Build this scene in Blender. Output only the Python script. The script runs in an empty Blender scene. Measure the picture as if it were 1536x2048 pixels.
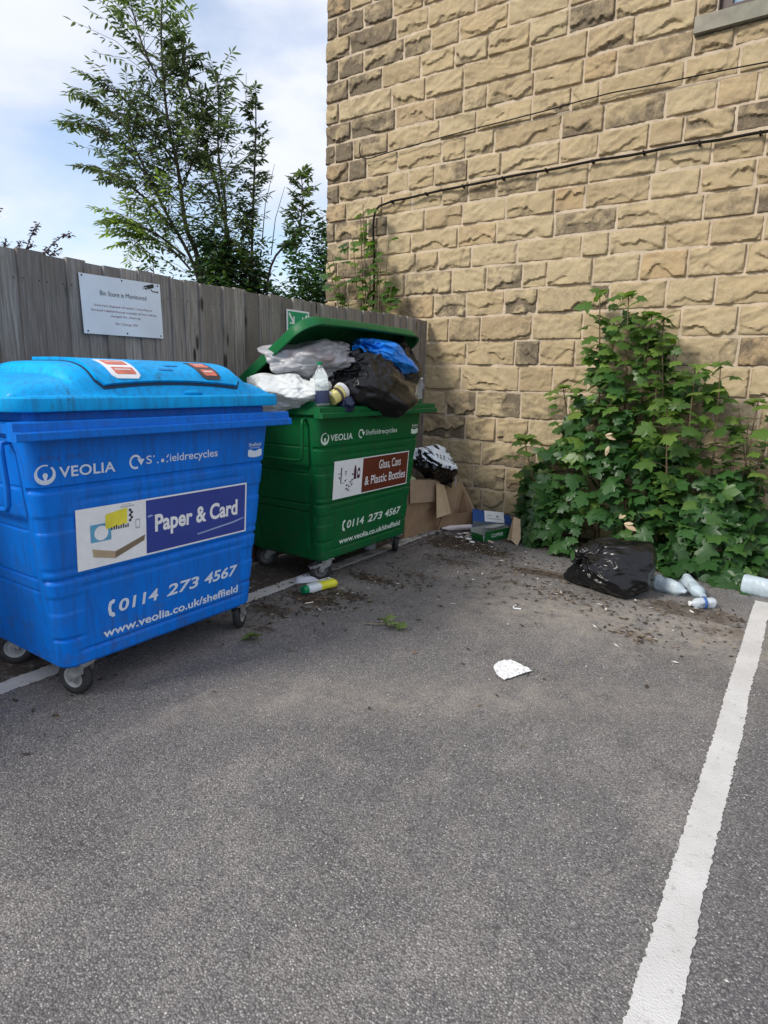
import bpy, math, random
import numpy as np
from mathutils import Vector, Matrix

random.seed(7)
RNG = np.random.default_rng(11)
R = math.radians
SC = bpy.context.scene
COL = SC.collection

# ---------------------------------------------------------------- camera
CAM_H = 1.45
pitch, yaw, roll = R(11.98), R(34.30), R(1.18)
fw = Vector((-math.sin(yaw) * math.cos(pitch), math.cos(yaw) * math.cos(pitch), -math.sin(pitch)))
rt = Vector((math.cos(yaw), math.sin(yaw), 0))
up = rt.cross(fw)
r2 = rt * math.cos(roll) + up * math.sin(roll)
u2 = -rt * math.sin(roll) + up * math.cos(roll)
cd = bpy.data.cameras.new("camera")
cam = bpy.data.objects.new("camera", cd)
COL.objects.link(cam)
M4 = Matrix.Identity(4)
for i in range(3):
    M4[i][0] = r2[i]; M4[i][1] = u2[i]; M4[i][2] = -fw[i]
M4[2][3] = CAM_H
cam.matrix_world = M4
cd.sensor_fit = 'HORIZONTAL'; cd.sensor_width = 36.0
cd.lens = 1246.7 / 1536 * 36.0
cd.clip_start = 0.05; cd.clip_end = 2000
SC.camera = cam

# ---------------------------------------------------------------- light
SUN_DIR = Vector((-0.34, -0.72, 0.60)).normalized()      # towards the sun, behind the camera to the left
sun_el = math.asin(SUN_DIR.z)
sun_rot = math.atan2(SUN_DIR.x, SUN_DIR.y)
SKY_STRENGTH, SUN_STRENGTH = 0.12, 1.8
SC.view_settings.view_transform = 'Standard'
SC.view_settings.look = 'None'
SC.view_settings.exposure = 1.0
SC.view_settings.gamma = 1.0

world = bpy.data.worlds.new("World"); SC.world = world
world.use_nodes = True
nt = world.node_tree; nt.nodes.clear()
def wn(t, **k):
    n = nt.nodes.new(t)
    for a, b in k.items(): setattr(n, a, b)
    return n
out = wn('ShaderNodeOutputWorld'); bg = wn('ShaderNodeBackground')
sky = wn('ShaderNodeTexSky', sky_type='NISHITA', sun_disc=False, sun_elevation=sun_el, sun_rotation=sun_rot)
tc = wn('ShaderNodeTexCoord'); mp = wn('ShaderNodeMapping')
mp.inputs['Scale'].default_value = (1.0, 1.0, 2.2)
mp.inputs['Location'].default_value = (2.1, -0.4, 0.5)
ns = wn('ShaderNodeTexNoise'); ns.inputs['Scale'].default_value = 2.0; ns.inputs['Detail'].default_value = 7; ns.inputs['Roughness'].default_value = 0.55
rp = wn('ShaderNodeValToRGB')
rp.color_ramp.elements[0].position = 0.36; rp.color_ramp.elements[0].color = (0.25, 0.25, 0.25, 1)
rp.color_ramp.elements[1].position = 0.54; rp.color_ramp.elements[1].color = (1, 1, 1, 1)
ns2 = wn('ShaderNodeTexNoise'); ns2.inputs['Scale'].default_value = 4.0; ns2.inputs['Detail'].default_value = 4
rp2 = wn('ShaderNodeValToRGB')
rp2.color_ramp.elements[0].position = 0.3; rp2.color_ramp.elements[0].color = (3.35, 3.6, 4.2, 1)
rp2.color_ramp.elements[1].position = 0.7; rp2.color_ramp.elements[1].color = (4.05, 4.2, 4.65, 1)
mx = wn('ShaderNodeMix', data_type='RGBA')
L = nt.links.new
L(tc.outputs['Generated'], mp.inputs['Vector']); L(mp.outputs[0], ns.inputs['Vector']); L(mp.outputs[0], ns2.inputs['Vector'])
L(ns.outputs['Fac'], rp.inputs[0]); L(ns2.outputs['Fac'], rp2.inputs[0])
L(rp.outputs[0], mx.inputs[0]); L(sky.outputs[0], mx.inputs[6]); L(rp2.outputs[0], mx.inputs[7])
L(mx.outputs[2], bg.inputs['Color']); bg.inputs['Strength'].default_value = SKY_STRENGTH
L(bg.outputs[0], out.inputs[0])

sd = bpy.data.lights.new("sun", 'SUN'); sd.energy = SUN_STRENGTH; sd.angle = R(14); sd.color = (1.0, 0.95, 0.86)
so = bpy.data.objects.new("sun", sd); COL.objects.link(so)
so.rotation_euler = SUN_DIR.to_track_quat('Z', 'Y').to_euler(); so.location = (-3, -6, 8)

# ---------------------------------------------------------------- helpers
def tag(o, label=None, cat=None, group=None, kind=None):
    if label: o['label'] = label
    if cat: o['category'] = cat
    if group: o['group'] = group
    if kind: o['kind'] = kind
    return o

def empty(name, loc=(0, 0, 0), rz=0.0, rot=None):
    o = bpy.data.objects.new(name, None); COL.objects.link(o)
    o.location = loc; o.rotation_euler = rot if rot else (0, 0, rz)
    o.empty_display_size = 0.1
    return o

class MB:
    def __init__(s): s.v = []; s.f = []; s.m = []
    def add(s, V, F, mi=0):
        b = len(s.v); s.v += [tuple(p) for p in V]
        s.f += [tuple(i + b for i in f) for f in F]; s.m += [mi] * len(F)
    def box(s, c, d, mi=0, Mx=None):
        x, y, z = d[0] / 2, d[1] / 2, d[2] / 2
        V = [Vector((a * x, b * y, e * z)) for a in (-1, 1) for b in (-1, 1) for e in (-1, 1)]
        c = Vector(c)
        V = [(Mx @ p if Mx else p) + c for p in V]
        s.add(V, [(0, 1, 3, 2), (4, 6, 7, 5), (0, 4, 5, 1), (2, 3, 7, 6), (0, 2, 6, 4), (1, 5, 7, 3)], mi)
    def tube(s, pts, rad, n=8, mi=0, caps=True):
        pts = [Vector(p) for p in pts]
        if not hasattr(rad, '__len__'): rad = [rad] * len(pts)
        V = []; F = []; prev = None
        for i, p in enumerate(pts):
            t = (pts[min(i + 1, len(pts) - 1)] - pts[max(i - 1, 0)])
            t = t.normalized() if t.length > 1e-9 else Vector((0, 0, 1))
            if prev is None:
                a = Vector((0, 0, 1)) if abs(t.z) < 0.9 else Vector((1, 0, 0))
                prev = t.cross(a).normalized()
            prev = (prev - t * prev.dot(t)).normalized(); q = t.cross(prev)
            for k in range(n):
                an = 2 * math.pi * k / n
                V.append(p + (prev * math.cos(an) + q * math.sin(an)) * rad[i])
        for i in range(len(pts) - 1):
            for k in range(n):
                F.append((i * n + k, i * n + (k + 1) % n, (i + 1) * n + (k + 1) % n, (i + 1) * n + k))
        if caps:
            F.append(tuple(reversed(range(n)))); F.append(tuple((len(pts) - 1) * n + k for k in range(n)))
        s.add(V, F, mi)
    def lathe(s, prof, n=24, mi=0, Mx=None):
        V = []; F = []; m = len(prof)
        for k in range(n):
            an = 2 * math.pi * k / n
            for r, z in prof:
                p = Vector((r * math.cos(an), r * math.sin(an), z)); V.append(Mx @ p if Mx else p)
        for k in range(n):
            for j in range(m - 1):
                F.append((k * m + j, ((k + 1) % n) * m + j, ((k + 1) % n) * m + j + 1, k * m + j + 1))
        s.add(V, F, mi)
    def build(s, name, mats, parent=None, smooth=None):
        me = bpy.data.meshes.new(name)
        me.from_pydata(s.v, [], s.f)
        return finish(me, name, mats, parent, smooth, s.m)

def finish(me, name, mats, parent=None, smooth=None, mi=None):
    if not isinstance(mats, (list, tuple)): mats = [mats]
    for m in mats: me.materials.append(m)
    if mi is not None and len(mats) > 1: me.polygons.foreach_set('material_index', np.array(mi, dtype=np.int32))
    if smooth is not None:
        me.polygons.foreach_set('use_smooth', np.ones(len(me.polygons), dtype=bool))
        if smooth < 180: me.set_sharp_from_angle(angle=R(smooth))
    me.update()
    o = bpy.data.objects.new(name, me); COL.objects.link(o)
    if parent: o.parent = parent
    return o

def np_mesh(name, V, Fq, mats, parent=None, smooth=None, mi=None, attrs=None):
    """fast mesh: V (n,3); Fq list of (k, array(m,k))"""
    V = np.asarray(V, dtype=np.float32)
    me = bpy.data.meshes.new(name)
    if not isinstance(Fq, list): Fq = [Fq]
    lt = sum(a.size for a in Fq); nf = sum(len(a) for a in Fq)
    me.vertices.add(len(V)); me.vertices.foreach_set('co', V.ravel())
    me.loops.add(lt); me.polygons.add(nf)
    me.loops.foreach_set('vertex_index', np.concatenate([a.ravel() for a in Fq]).astype(np.int32))
    tot = np.concatenate([np.full(len(a), a.shape[1], dtype=np.int32) for a in Fq])
    st = np.concatenate([[0], np.cumsum(tot)[:-1]]).astype(np.int32)
    me.polygons.foreach_set('loop_start', st)
    try: me.polygons.foreach_set('loop_total', tot)
    except Exception: pass
    me.update(calc_edges=True); me.validate()
    for an, (dom, val) in (attrs or {}).items():
        at = me.attributes.new(an, 'FLOAT', dom); at.data.foreach_set('value', np.asarray(val, dtype=np.float32))
    return finish(me, name, mats, parent, smooth, mi)

def grid_faces(nr, nc, base=0, wrap=False):
    i = np.arange(nr - 1)[:, None]; j = np.arange(nc if wrap else nc - 1)[None, :]
    j2 = (j + 1) % nc
    return (np.stack(np.broadcast_arrays(i * nc + j, i * nc + j2, (i + 1) * nc + j2, (i + 1) * nc + j), -1).reshape(-1, 4) + base)

def vnoise(P, seed=0):
    P = np.asarray(P, dtype=np.float64); i = np.floor(P).astype(np.int64); f = P - i; f = f * f * (3 - 2 * f)
    def h(a, b, c):
        n = (a * 73856093) ^ (b * 19349663) ^ (c * 83492791) ^ (seed * 2654435761 % (1 << 31))
        n = (n ^ (n >> 13)) * 1274126177 & 0x7fffffff
        n = (n ^ (n >> 16)) * 668265263 & 0x7fffffff
        return ((n >> 7) & 0xffff) / 65535.0
    x, y, z = i[..., 0], i[..., 1], i[..., 2]; r = 0
    for dx in (0, 1):
        for dy in (0, 1):
            for dz in (0, 1):
                w = (f[..., 0] if dx else 1 - f[..., 0]) * (f[..., 1] if dy else 1 - f[..., 1]) * (f[..., 2] if dz else 1 - f[..., 2])
                r = r + w * h(x + dx, y + dy, z + dz)
    return r * 2 - 1
def fbm(P, oct=4, seed=0, gain=0.5):
    r = 0; a = 1.0; P = np.asarray(P, dtype=np.float64)
    for o in range(oct):
        r = r + a * vnoise(P * (2.03 ** o), seed + o * 17); a *= gain
    return r
def ridged(P, oct=3, seed=0, gain=0.5):
    r = 0; a = 1.0; P = np.asarray(P, dtype=np.float64)
    for o in range(oct):
        r = r + a * (1 - 2 * np.abs(vnoise(P * (2.1 ** o), seed + o * 13))); a *= gain
    return r
def sstep(a, b, x):
    t = np.clip((x - a) / (b - a), 0, 1); return t * t * (3 - 2 * t)

# ---------------------------------------------------------------- materials
class NT:
    def __init__(s, name):
        s.m = bpy.data.materials.new(name); s.m.use_nodes = True; s.t = s.m.node_tree
        s.b = s.t.nodes['Principled BSDF']; s.out = s.t.nodes['Material Output']
    def n(s, ty, ins=None, **k):
        nd = s.t.nodes.new(ty)
        for a, b in k.items(): setattr(nd, a, b)
        for a, b in (ins or {}).items():
            if isinstance(b, bpy.types.NodeSocket): s.t.links.new(b, nd.inputs[a])
            else: nd.inputs[a].default_value = b
        return nd
    def l(s, a, b): s.t.links.new(a, b)
    def coord(s, scale=(1, 1, 1), kind='Object', loc=None):
        c = s.n('ShaderNodeTexCoord'); m = s.n('ShaderNodeMapping', {'Vector': c.outputs[kind], 'Scale': scale})
        if loc is not None: s.l(loc, m.inputs['Location'])
        return m.outputs[0]
    def noise(s, vec, scale, detail=4, rough=0.55):
        return s.n('ShaderNodeTexNoise', {'Vector': vec, 'Scale': scale, 'Detail': detail, 'Roughness': rough}).outputs['Fac']
    def ramp(s, fac, stops, interp='LINEAR'):
        r = s.n('ShaderNodeValToRGB', {0: fac}); e = r.color_ramp.elements; r.color_ramp.interpolation = interp
        while len(e) < len(stops): e.new(0.5)
        for el, (p, c) in zip(e, stops):
            el.position = p; el.color = (*c, 1) if hasattr(c, '__len__') else (c, c, c, 1)
        return r.outputs[0]
    def mix(s, fac, a, b, blend='MIX'):
        m = s.n('ShaderNodeMix', data_type='RGBA', blend_type=blend)
        for i, v in ((0, fac), (6, a), (7, b)):
            if isinstance(v, bpy.types.NodeSocket): s.l(v, m.inputs[i])
            elif i and not hasattr(v, 'default_value'): m.inputs[i].default_value = (*v, 1) if len(v) == 3 else v
            else: m.inputs[i].default_value = v
        return m.outputs[2]
    def math(s, op, a, b=0.0, clamp=False):
        m = s.n('ShaderNodeMath', operation=op, use_clamp=clamp)
        for i, v in ((0, a), (1, b)):
            if isinstance(v, bpy.types.NodeSocket): s.l(v, m.inputs[i])
            else: m.inputs[i].default_value = v
        return m.outputs[0]
    def attr(s, name): return s.n('ShaderNodeAttribute', attribute_name=name).outputs['Fac']
    def bump(s, h, strength=0.3, dist=0.01, normal=None):
        b = s.n('ShaderNodeBump', {'Height': h, 'Strength': strength, 'Distance': dist})
        if normal is not None: s.l(normal, b.inputs['Normal'])
        return b.outputs[0]
    def set(s, **k):
        names = dict(color='Base Color', rough='Roughness', metal='Metallic', normal='Normal', trans='Transmission Weight', ior='IOR',
                     spec='Specular IOR Level', coat='Coat Weight', alpha='Alpha', sss='Subsurface Weight')
        for a, v in k.items():
            i = s.b.inputs[names[a]]
            if isinstance(v, bpy.types.NodeSocket): s.l(v, i)
            elif a == 'color': i.default_value = (*v, 1)
            else: i.default_value = v
        return s

_MC = {}
def flat(name, col, rough=0.5, var=0.12, scale=14.0, bump=0.0, metal=0.0, spec=0.5, bscale=None, dirt=0.0, dirtcol=(0.06, 0.05, 0.04)):
    """a plain material with slight unevenness of colour and gloss, and optional grime"""
    if name in _MC: return _MC[name]
    t = NT(name); c = t.coord()
    n1 = t.noise(c, scale, 5); 
    lo = tuple(x * (1 - var) for x in col); hi = tuple(min(1, x * (1 + var)) for x in col)
    colr = t.ramp(n1, [(0.3, lo), (0.7, hi)])
    if dirt:
        n2 = t.noise(c, scale * 0.35, 8, 0.7)
        colr = t.mix(t.math('MULTIPLY', t.ramp(n2, [(0.5, 0.0), (0.72, 1.0)]), dirt), colr, dirtcol)
    t.set(color=colr, rough=t.ramp(n1, [(0.2, max(0, rough - 0.07)), (0.8, min(1, rough + 0.1))]), metal=metal, spec=spec)
    if bump: t.set(normal=t.bump(t.noise(c, bscale or scale * 6, 4), bump, 0.004))
    _MC[name] = t.m
    return t.m

def m_bin(name, col, sunk, scuff=(0.5, 0.6, 0.7), stain=0.0):
    t = NT(name); c = t.coord()
    big = t.noise(c, 2.5, 5); fine = t.noise(c, 60, 3)
    colr = t.ramp(big, [(0.3, tuple(x * 0.86 for x in col)), (0.7, tuple(min(1, x * 1.12) for x in col))])
    streak = t.noise(t.coord((14, 14, 1.2)), 3.0, 6, 0.65)
    colr = t.mix(t.math('MULTIPLY', t.ramp(streak, [(0.46, 0.0), (0.70, 1.0)]), 0.8), colr, tuple(x * .72 + .012 for x in sunk))
    scr = t.noise(t.coord((3, 30, 60)), 2.2, 6, 0.75)
    colr = t.mix(t.math('MULTIPLY', t.ramp(scr, [(0.655, 0.0), (0.70, 1.0)]), 0.5), colr, scuff)
    grime = t.noise(c, 5.5, 9, 0.75)
    zz = t.n('ShaderNodeSeparateXYZ', {0: t.coord()}).outputs[2]
    low = t.ramp(zz, [(0.17, 0.8), (0.45, 0.15)])
    colr = t.mix(t.math('MULTIPLY', t.ramp(grime, [(0.5, 0.0), (0.68, 1.0)]), low), colr, (0.07, 0.065, 0.055))
    if stain:
        sn = t.noise(t.coord((7, 5, 2)), 1.0, 9, 0.78)
        colr = t.mix(t.math('MULTIPLY', t.ramp(sn, [(0.58, 0.0), (0.70, 1.0)]), stain), colr, (0.035, 0.06, 0.065))
    sc2 = t.noise(t.coord((60, 2.5, 30)), 1.4, 7, 0.8)
    colr = t.mix(t.math('MULTIPLY', t.ramp(sc2, [(0.66, 0.0), (0.70, 1.0)]), 0.4), colr, scuff)
    h = t.math('ADD', t.math('MULTIPLY', big, 0.6), t.math('MULTIPLY', fine, 0.12))
    t.set(color=colr, rough=t.ramp(t.noise(c, 9, 5), [(0.3, 0.34), (0.7, 0.55)]), normal=t.bump(h, 0.25, 0.006), spec=0.2)
    return t.m

def m_asphalt(name='asphalt', paint=False):
    t = NT(name); c = t.coord()
    vor = t.n('ShaderNodeTexVoronoi', {'Vector': c, 'Scale': 165.0, 'Randomness': 1.0})
    vor2 = t.n('ShaderNodeTexVoronoi', {'Vector': c, 'Scale': 240.0})
    rnd = t.n('ShaderNodeSeparateColor', {0: vor.outputs['Color']}).outputs[0]
    rnd2 = t.n('ShaderNodeSeparateColor', {0: vor2.outputs['Color']}).outputs[1]
    mid = t.noise(c, 7, 6, 0.6); fine = t.noise(c, 190, 3, 0.7)
    hgt = t.math('SUBTRACT', 1.0, vor.outputs['Distance'])
    hh = t.math('ADD', t.math('MULTIPLY', hgt, t.math('ADD', 0.35, rnd)), t.math('MULTIPLY', fine, 0.5))
    hh = t.math('ADD', hh, t.math('MULTIPLY', t.noise(c, 22, 4), 0.7))
    if paint:
        wear = t.noise(c, 26, 8, 0.75)
        colr = t.ramp(t.noise(c, 5, 5), [(0.3, (0.50, 0.485, 0.465)), (0.7, (0.60, 0.585, 0.565))])
        crack = t.n('ShaderNodeTexVoronoi', {'Vector': t.mix(0.06, c, t.n('ShaderNodeTexNoise', {'Vector': c, 'Scale': 9.0}).outputs['Color']), 'Scale': 11.0}, feature='DISTANCE_TO_EDGE')
        colr = t.mix(t.math('MULTIPLY', t.ramp(crack.outputs['Distance'], [(0.0, 1.0), (0.02, 0.0)]), 0.16), colr, (0.2, 0.19, 0.18))
        colr = t.mix(t.ramp(wear, [(0.585, 0.0), (0.68, 0.75)]), colr, (0.24, 0.225, 0.21))
        colr = t.mix(t.math('MULTIPLY', t.attr('dirt'), 0.9), colr, (0.15, 0.135, 0.115))
        t.set(color=colr, rough=0.75, normal=t.bump(hh, 0.35, 0.005))
        return t.m
    big = t.noise(t.coord((1.0, 0.55, 1)), 1.1, 7, 0.62)
    base = t.ramp(big, [(0.30, (0.108, 0.104, 0.107)), (0.52, (0.165, 0.157, 0.156)), (0.72, (0.29, 0.263, 0.240))])
    base = t.mix(t.ramp(mid, [(0.35, 0.0), (0.75, 0.35)]), base, (0.28, 0.245, 0.22))
    dv = t.n('ShaderNodeMapping', {'Vector': t.coord(), 'Rotation': (0, 0, R(38)), 'Scale': (1.7, 0.75, 1.0)}).outputs[0]
    dust = t.noise(dv, 1.7, 11, 0.72)
    base = t.mix(t.ramp(dust, [(0.49, 0.0), (0.64, 0.8)]), base, (0.36, 0.322, 0.295))
    damp = t.noise(t.coord((0.8, 1.3, 1)), 1.5, 9, 0.70)
    base = t.mix(t.ramp(damp, [(0.49, 0.0), (0.62, 0.72)]), base, (0.092, 0.085, 0.085))
    new = t.attr('fresh')
    base = t.mix(new, base, (0.105, 0.098, 0.103))
    stone = t.ramp(rnd, [(0.0, (0.075, 0.071, 0.072)), (0.45, (0.18, 0.172, 0.166)), (0.85, (0.31, 0.29, 0.275)), (0.97, (0.44, 0.42, 0.40)), (1.0, (0.72, 0.70, 0.66))])
    base = t.mix(0.46, base, stone)
    base = t.mix(t.math('MULTIPLY', t.ramp(rnd2, [(0.955, 0.0), (0.97, 1.0)]), 0.55), base, (0.60, 0.57, 0.53))
    pit = t.ramp(vor.outputs['Distance'], [(0.40, 0.0), (0.80, 0.6)])
    base = t.mix(pit, base, (0.028, 0.026, 0.027))
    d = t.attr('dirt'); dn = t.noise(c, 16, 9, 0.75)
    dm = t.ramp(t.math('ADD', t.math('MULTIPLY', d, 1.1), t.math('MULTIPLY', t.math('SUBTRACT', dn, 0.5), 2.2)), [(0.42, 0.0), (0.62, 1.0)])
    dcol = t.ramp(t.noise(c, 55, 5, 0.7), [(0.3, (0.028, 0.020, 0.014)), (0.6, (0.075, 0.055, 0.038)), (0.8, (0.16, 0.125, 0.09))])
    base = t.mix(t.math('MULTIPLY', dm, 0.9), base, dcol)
    s2 = t.attr('sand')
    base = t.mix(t.math('MULTIPLY', s2, t.ramp(t.noise(c, 9, 8, 0.7), [(0.35, 0.0), (0.65, 0.9)])), base, (0.36, 0.315, 0.265))
    t.set(color=base, rough=t.ramp(rnd, [(0.0, 0.62), (1.0, 0.85)]), normal=t.bump(hh, 0.6, 0.007), spec=0.4)
    return t.m

def m_stone():
    t = NT('sandstone'); c = t.coord(); tone = t.attr('tone'); soot_shade = t.attr('soot_shade')
    n1 = t.noise(c, 7, 7, 0.62); n2 = t.noise(c, 60, 4, 0.65)
    colr = t.ramp(tone, [(0.0, (0.285, 0.208, 0.116)), (0.35, (0.375, 0.288, 0.163)), (0.7, (0.40, 0.32, 0.190)), (0.92, (0.38, 0.260, 0.132)), (1.0, (0.31, 0.262, 0.193))])
    colr = t.mix(t.ramp(n1, [(0.35, 0.0), (0.72, 0.55)]), colr, (0.30, 0.23, 0.145))
    colr = t.mix(t.ramp(n2, [(0.4, 0.0), (0.75, 0.4)]), colr, (0.48, 0.40, 0.27))
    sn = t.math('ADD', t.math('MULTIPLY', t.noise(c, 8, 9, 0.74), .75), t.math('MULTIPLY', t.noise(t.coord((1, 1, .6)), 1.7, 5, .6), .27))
    sm = t.ramp(t.math('ADD', soot_shade, t.math('MULTIPLY', t.math('SUBTRACT', sn, 0.5), 2.3)), [(0.42, 0.0), (0.85, 0.85)])
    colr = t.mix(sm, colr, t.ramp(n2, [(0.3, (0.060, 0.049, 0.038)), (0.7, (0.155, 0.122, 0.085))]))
    h = t.math('ADD', t.noise(c, 30, 6, 0.65), t.math('MULTIPLY', t.noise(c, 150, 3), 0.3))
    t.set(color=colr, rough=0.9, normal=t.bump(h, 0.55, 0.012), spec=0.25)
    return t.m

def m_wood():
    t = NT('weathered_timber'); tone = t.attr('tone')
    off = t.n('ShaderNodeCombineXYZ', {0: 0.0, 1: t.math('MULTIPLY', tone, 7.0), 2: t.math('MULTIPLY', tone, 23.0)}).outputs[0]
    v = t.coord((1, 34, 1.3), loc=off)
    g = t.noise(v, 2.2, 7, 0.65); g2 = t.noise(t.coord((1, 130, 3.0), loc=off), 1.5, 4, 0.6)
    colr = t.ramp(tone, [(0.0, (0.19, 0.162, 0.140)), (0.4, (0.285, 0.252, 0.226)), (0.75, (0.33, 0.30, 0.268)), (1.0, (0.43, 0.39, 0.345))])
    colr = t.mix(t.ramp(g, [(0.38, 0.75), (0.62, 0.0)]), colr, (0.130, 0.106, 0.090))
    colr = t.mix(t.ramp(g2, [(0.5, 0.0), (0.8, 0.5)]), colr, (0.46, 0.435, 0.41))
    kn = t.n('ShaderNodeTexVoronoi', {'Vector': t.coord((1, 9.0, 2.6), loc=off), 'Scale': 1.0, 'Randomness': 1.0})
    colr = t.mix(t.ramp(kn.outputs['Distance'], [(0.09, 0.95), (0.16, 0.0)]), colr, (0.028, 0.021, 0.017))
    gr = t.noise(t.coord((1, 3, 1.0), loc=off), 2.6, 8, 0.75)
    colr = t.mix(t.ramp(gr, [(0.47, 0.0), (0.68, 0.6)]), colr, (0.135, 0.128, 0.098))
    t.set(color=colr, rough=0.85, normal=t.bump(t.math('ADD', g, t.math('MULTIPLY', g2, 0.5)), 0.5, 0.004), spec=0.2)
    return t.m

def m_leaf(name, dark, mid, light, trans=0.35, rough=0.45):
    t = NT(name); a = t.attr('tone'); c = t.coord()
    colr = t.ramp(a, [(0.0, dark), (0.6, mid), (0.93, light), (1.0, tuple(x * 1.25 for x in light))])
    colr = t.mix(t.ramp(t.noise(c, 45, 4), [(0.45, 0.0), (0.8, 0.35)]), colr, tuple(x * 0.6 for x in mid))
    t.set(color=colr, rough=rough, spec=0.4)
    tr = t.n('ShaderNodeBsdfTranslucent', {'Color': t.mix(1.0, colr, (1.5, 1.7, 0.7, 1), 'MULTIPLY')})
    mxs = t.n('ShaderNodeMixShader', {0: trans, 1: t.b.outputs[0], 2: tr.outputs[0]})
    t.l(mxs.outputs[0], t.out.inputs[0])
    return t.m

def m_film(name, col, rough=0.28, creases=18.0, strength=0.5, spec=0.5, trans=0.0, spots=None):
    """thin crinkled polythene"""
    t = NT(name); c = t.coord()
    w = t.n('ShaderNodeTexNoise', {'Vector': c, 'Scale': creases * 0.4, 'Detail': 4.0}).outputs['Color']
    v = t.n('ShaderNodeTexVoronoi', {'Vector': t.mix(0.18, c, w), 'Scale': creases}, feature='DISTANCE_TO_EDGE')
    h = t.math('ADD', t.ramp(v.outputs['Distance'], [(0.0, 1.0), (0.25, 0.0)]), t.noise(c, creases * 2.2, 5, 0.6))
    n1 = t.noise(c, 8, 4)
    colr = t.ramp(n1, [(0.3, tuple(x * 0.85 for x in col)), (0.7, tuple(min(1, x * 1.12) for x in col))])
    if spots: colr = t.mix(t.ramp(t.noise(c, 5.0, 3), [(0.58, 0.0), (0.66, 0.7)]), colr, spots)
    t.set(color=colr, rough=rough, normal=t.bump(h, strength, 0.006), spec=spec)
    if trans:
        tr = t.n('ShaderNodeBsdfTranslucent', {'Color': colr})
        mxs = t.n('ShaderNodeMixShader', {0: trans, 1: t.b.outputs[0], 2: tr.outputs[0]})
        t.l(mxs.outputs[0], t.out.inputs[0])
    return t.m

def m_clear(name, col=(0.9, 0.95, 0.97), rough=0.08, trans=0.85):
    t = NT(name); c = t.coord()
    t.set(color=col, rough=rough, trans=trans, ior=1.25, normal=t.bump(t.noise(c, 60, 3), 0.3, 0.003))
    return t.m

MAT_ASPHALT = m_asphalt(); MAT_PAINT = m_asphalt('road_marking_paint', True)
MAT_STONE = m_stone(); MAT_WOOD = m_wood()
MAT_MORTAR = flat('lime_mortar', (0.47, 0.385, 0.285), 0.95, 0.18, 9, 0.5, bscale=80, spec=0.15, dirt=0.5, dirtcol=(0.27, 0.215, 0.15))
MAT_SILL = flat('sill_stone', (0.27, 0.25, 0.20), 0.9, 0.25, 6, 0.4, dirt=0.7, dirtcol=(0.12, 0.13, 0.10))
MAT_FRAME = flat('dark_window_frame', (0.045, 0.022, 0.018), 0.5)
MAT_GREYMETAL = flat('galvanised_steel', (0.30, 0.31, 0.31), 0.5, 0.2, 20, metal=0.5, dirt=0.6)
MAT_RUBBER = flat('black_rubber', (0.018, 0.018, 0.019), 0.7, 0.3, 30, dirt=0.5, dirtcol=(0.09, 0.085, 0.08))
MAT_RIMS = flat('pale_wheel_rim', (0.30, 0.315, 0.32), 0.5, 0.15, 25, dirt=0.7, dirtcol=(0.12, 0.11, 0.10))
MAT_WHITE = flat('white_vinyl', (0.80, 0.81, 0.82), 0.45, 0.04, 25, dirt=0.25, dirtcol=(0.45, 0.45, 0.44))
MAT_BLACKINK = flat('black_ink', (0.012, 0.012, 0.014), 0.5)
MAT_REDINK = flat('maroon_ink', (0.18, 0.045, 0.04), 0.5)
MAT_CARD = flat('brown_cardboard', (0.33, 0.215, 0.13), 0.85, 0.14, 10, 0.15, dirt=0.25, dirtcol=(0.17, 0.11, 0.07), spec=0.2)
MAT_CARDIN = flat('cardboard_inside', (0.47, 0.335, 0.21), 0.85, 0.08, 10, 0.1, spec=0.2)
MAT_BARK = flat('grey_brown_bark', (0.085, 0.07, 0.055), 0.9, 0.3, 30, 0.4)
MAT_STEM = flat('reddish_green_stem', (0.13, 0.09, 0.05), 0.7, 0.3, 30)
MAT_CABLE = flat('black_cable', (0.012, 0.010, 0.009), 0.8, 0.3, 30, spec=0.15)

# ---------------------------------------------------------------- text and flat graphics
_dep = bpy.context.evaluated_depsgraph_get
def _textraw(s, bold, shear, spacing):
    cu = bpy.data.curves.new('txt', 'FONT'); cu.body = s; cu.offset = bold; cu.shear = shear; cu.space_character = spacing
    cu.resolution_u = 4; cu.fill_mode = 'FRONT' if 'FRONT' in {e.identifier for e in cu.bl_rna.properties['fill_mode'].enum_items} else cu.fill_mode
    o = bpy.data.objects.new('txt', cu); COL.objects.link(o)
    bpy.context.view_layer.update()
    me = bpy.data.meshes.new_from_object(o.evaluated_get(_dep()))
    V = np.array([v.co[:] for v in me.vertices]); F = [tuple(p.vertices) for p in me.polygons]
    bpy.data.objects.remove(o); bpy.data.curves.remove(cu); bpy.data.meshes.remove(me)
    return V, F
_CAP = {}
def text_geo(s, u0, u1, vb, cap, bold=0.0, shear=0.0, spacing=1.0):
    """text spanning u0..u1 with its baseline at vb and capitals cap tall; returns 2-D points and faces"""
    V, F = _textraw(s, bold, shear, spacing)
    if 'H' not in _CAP:
        h, _ = _textraw('H', 0, 0, 1); _CAP['H'] = (h[:, 1].min(), h[:, 1].max())
    c0, c1 = _CAP['H']
    x = u0 + (V[:, 0] - V[:, 0].min()) / (V[:, 0].max() - V[:, 0].min()) * (u1 - u0)
    y = vb + (V[:, 1] - c0) / (c1 - c0) * cap
    return np.stack([x, y], 1), F
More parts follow.
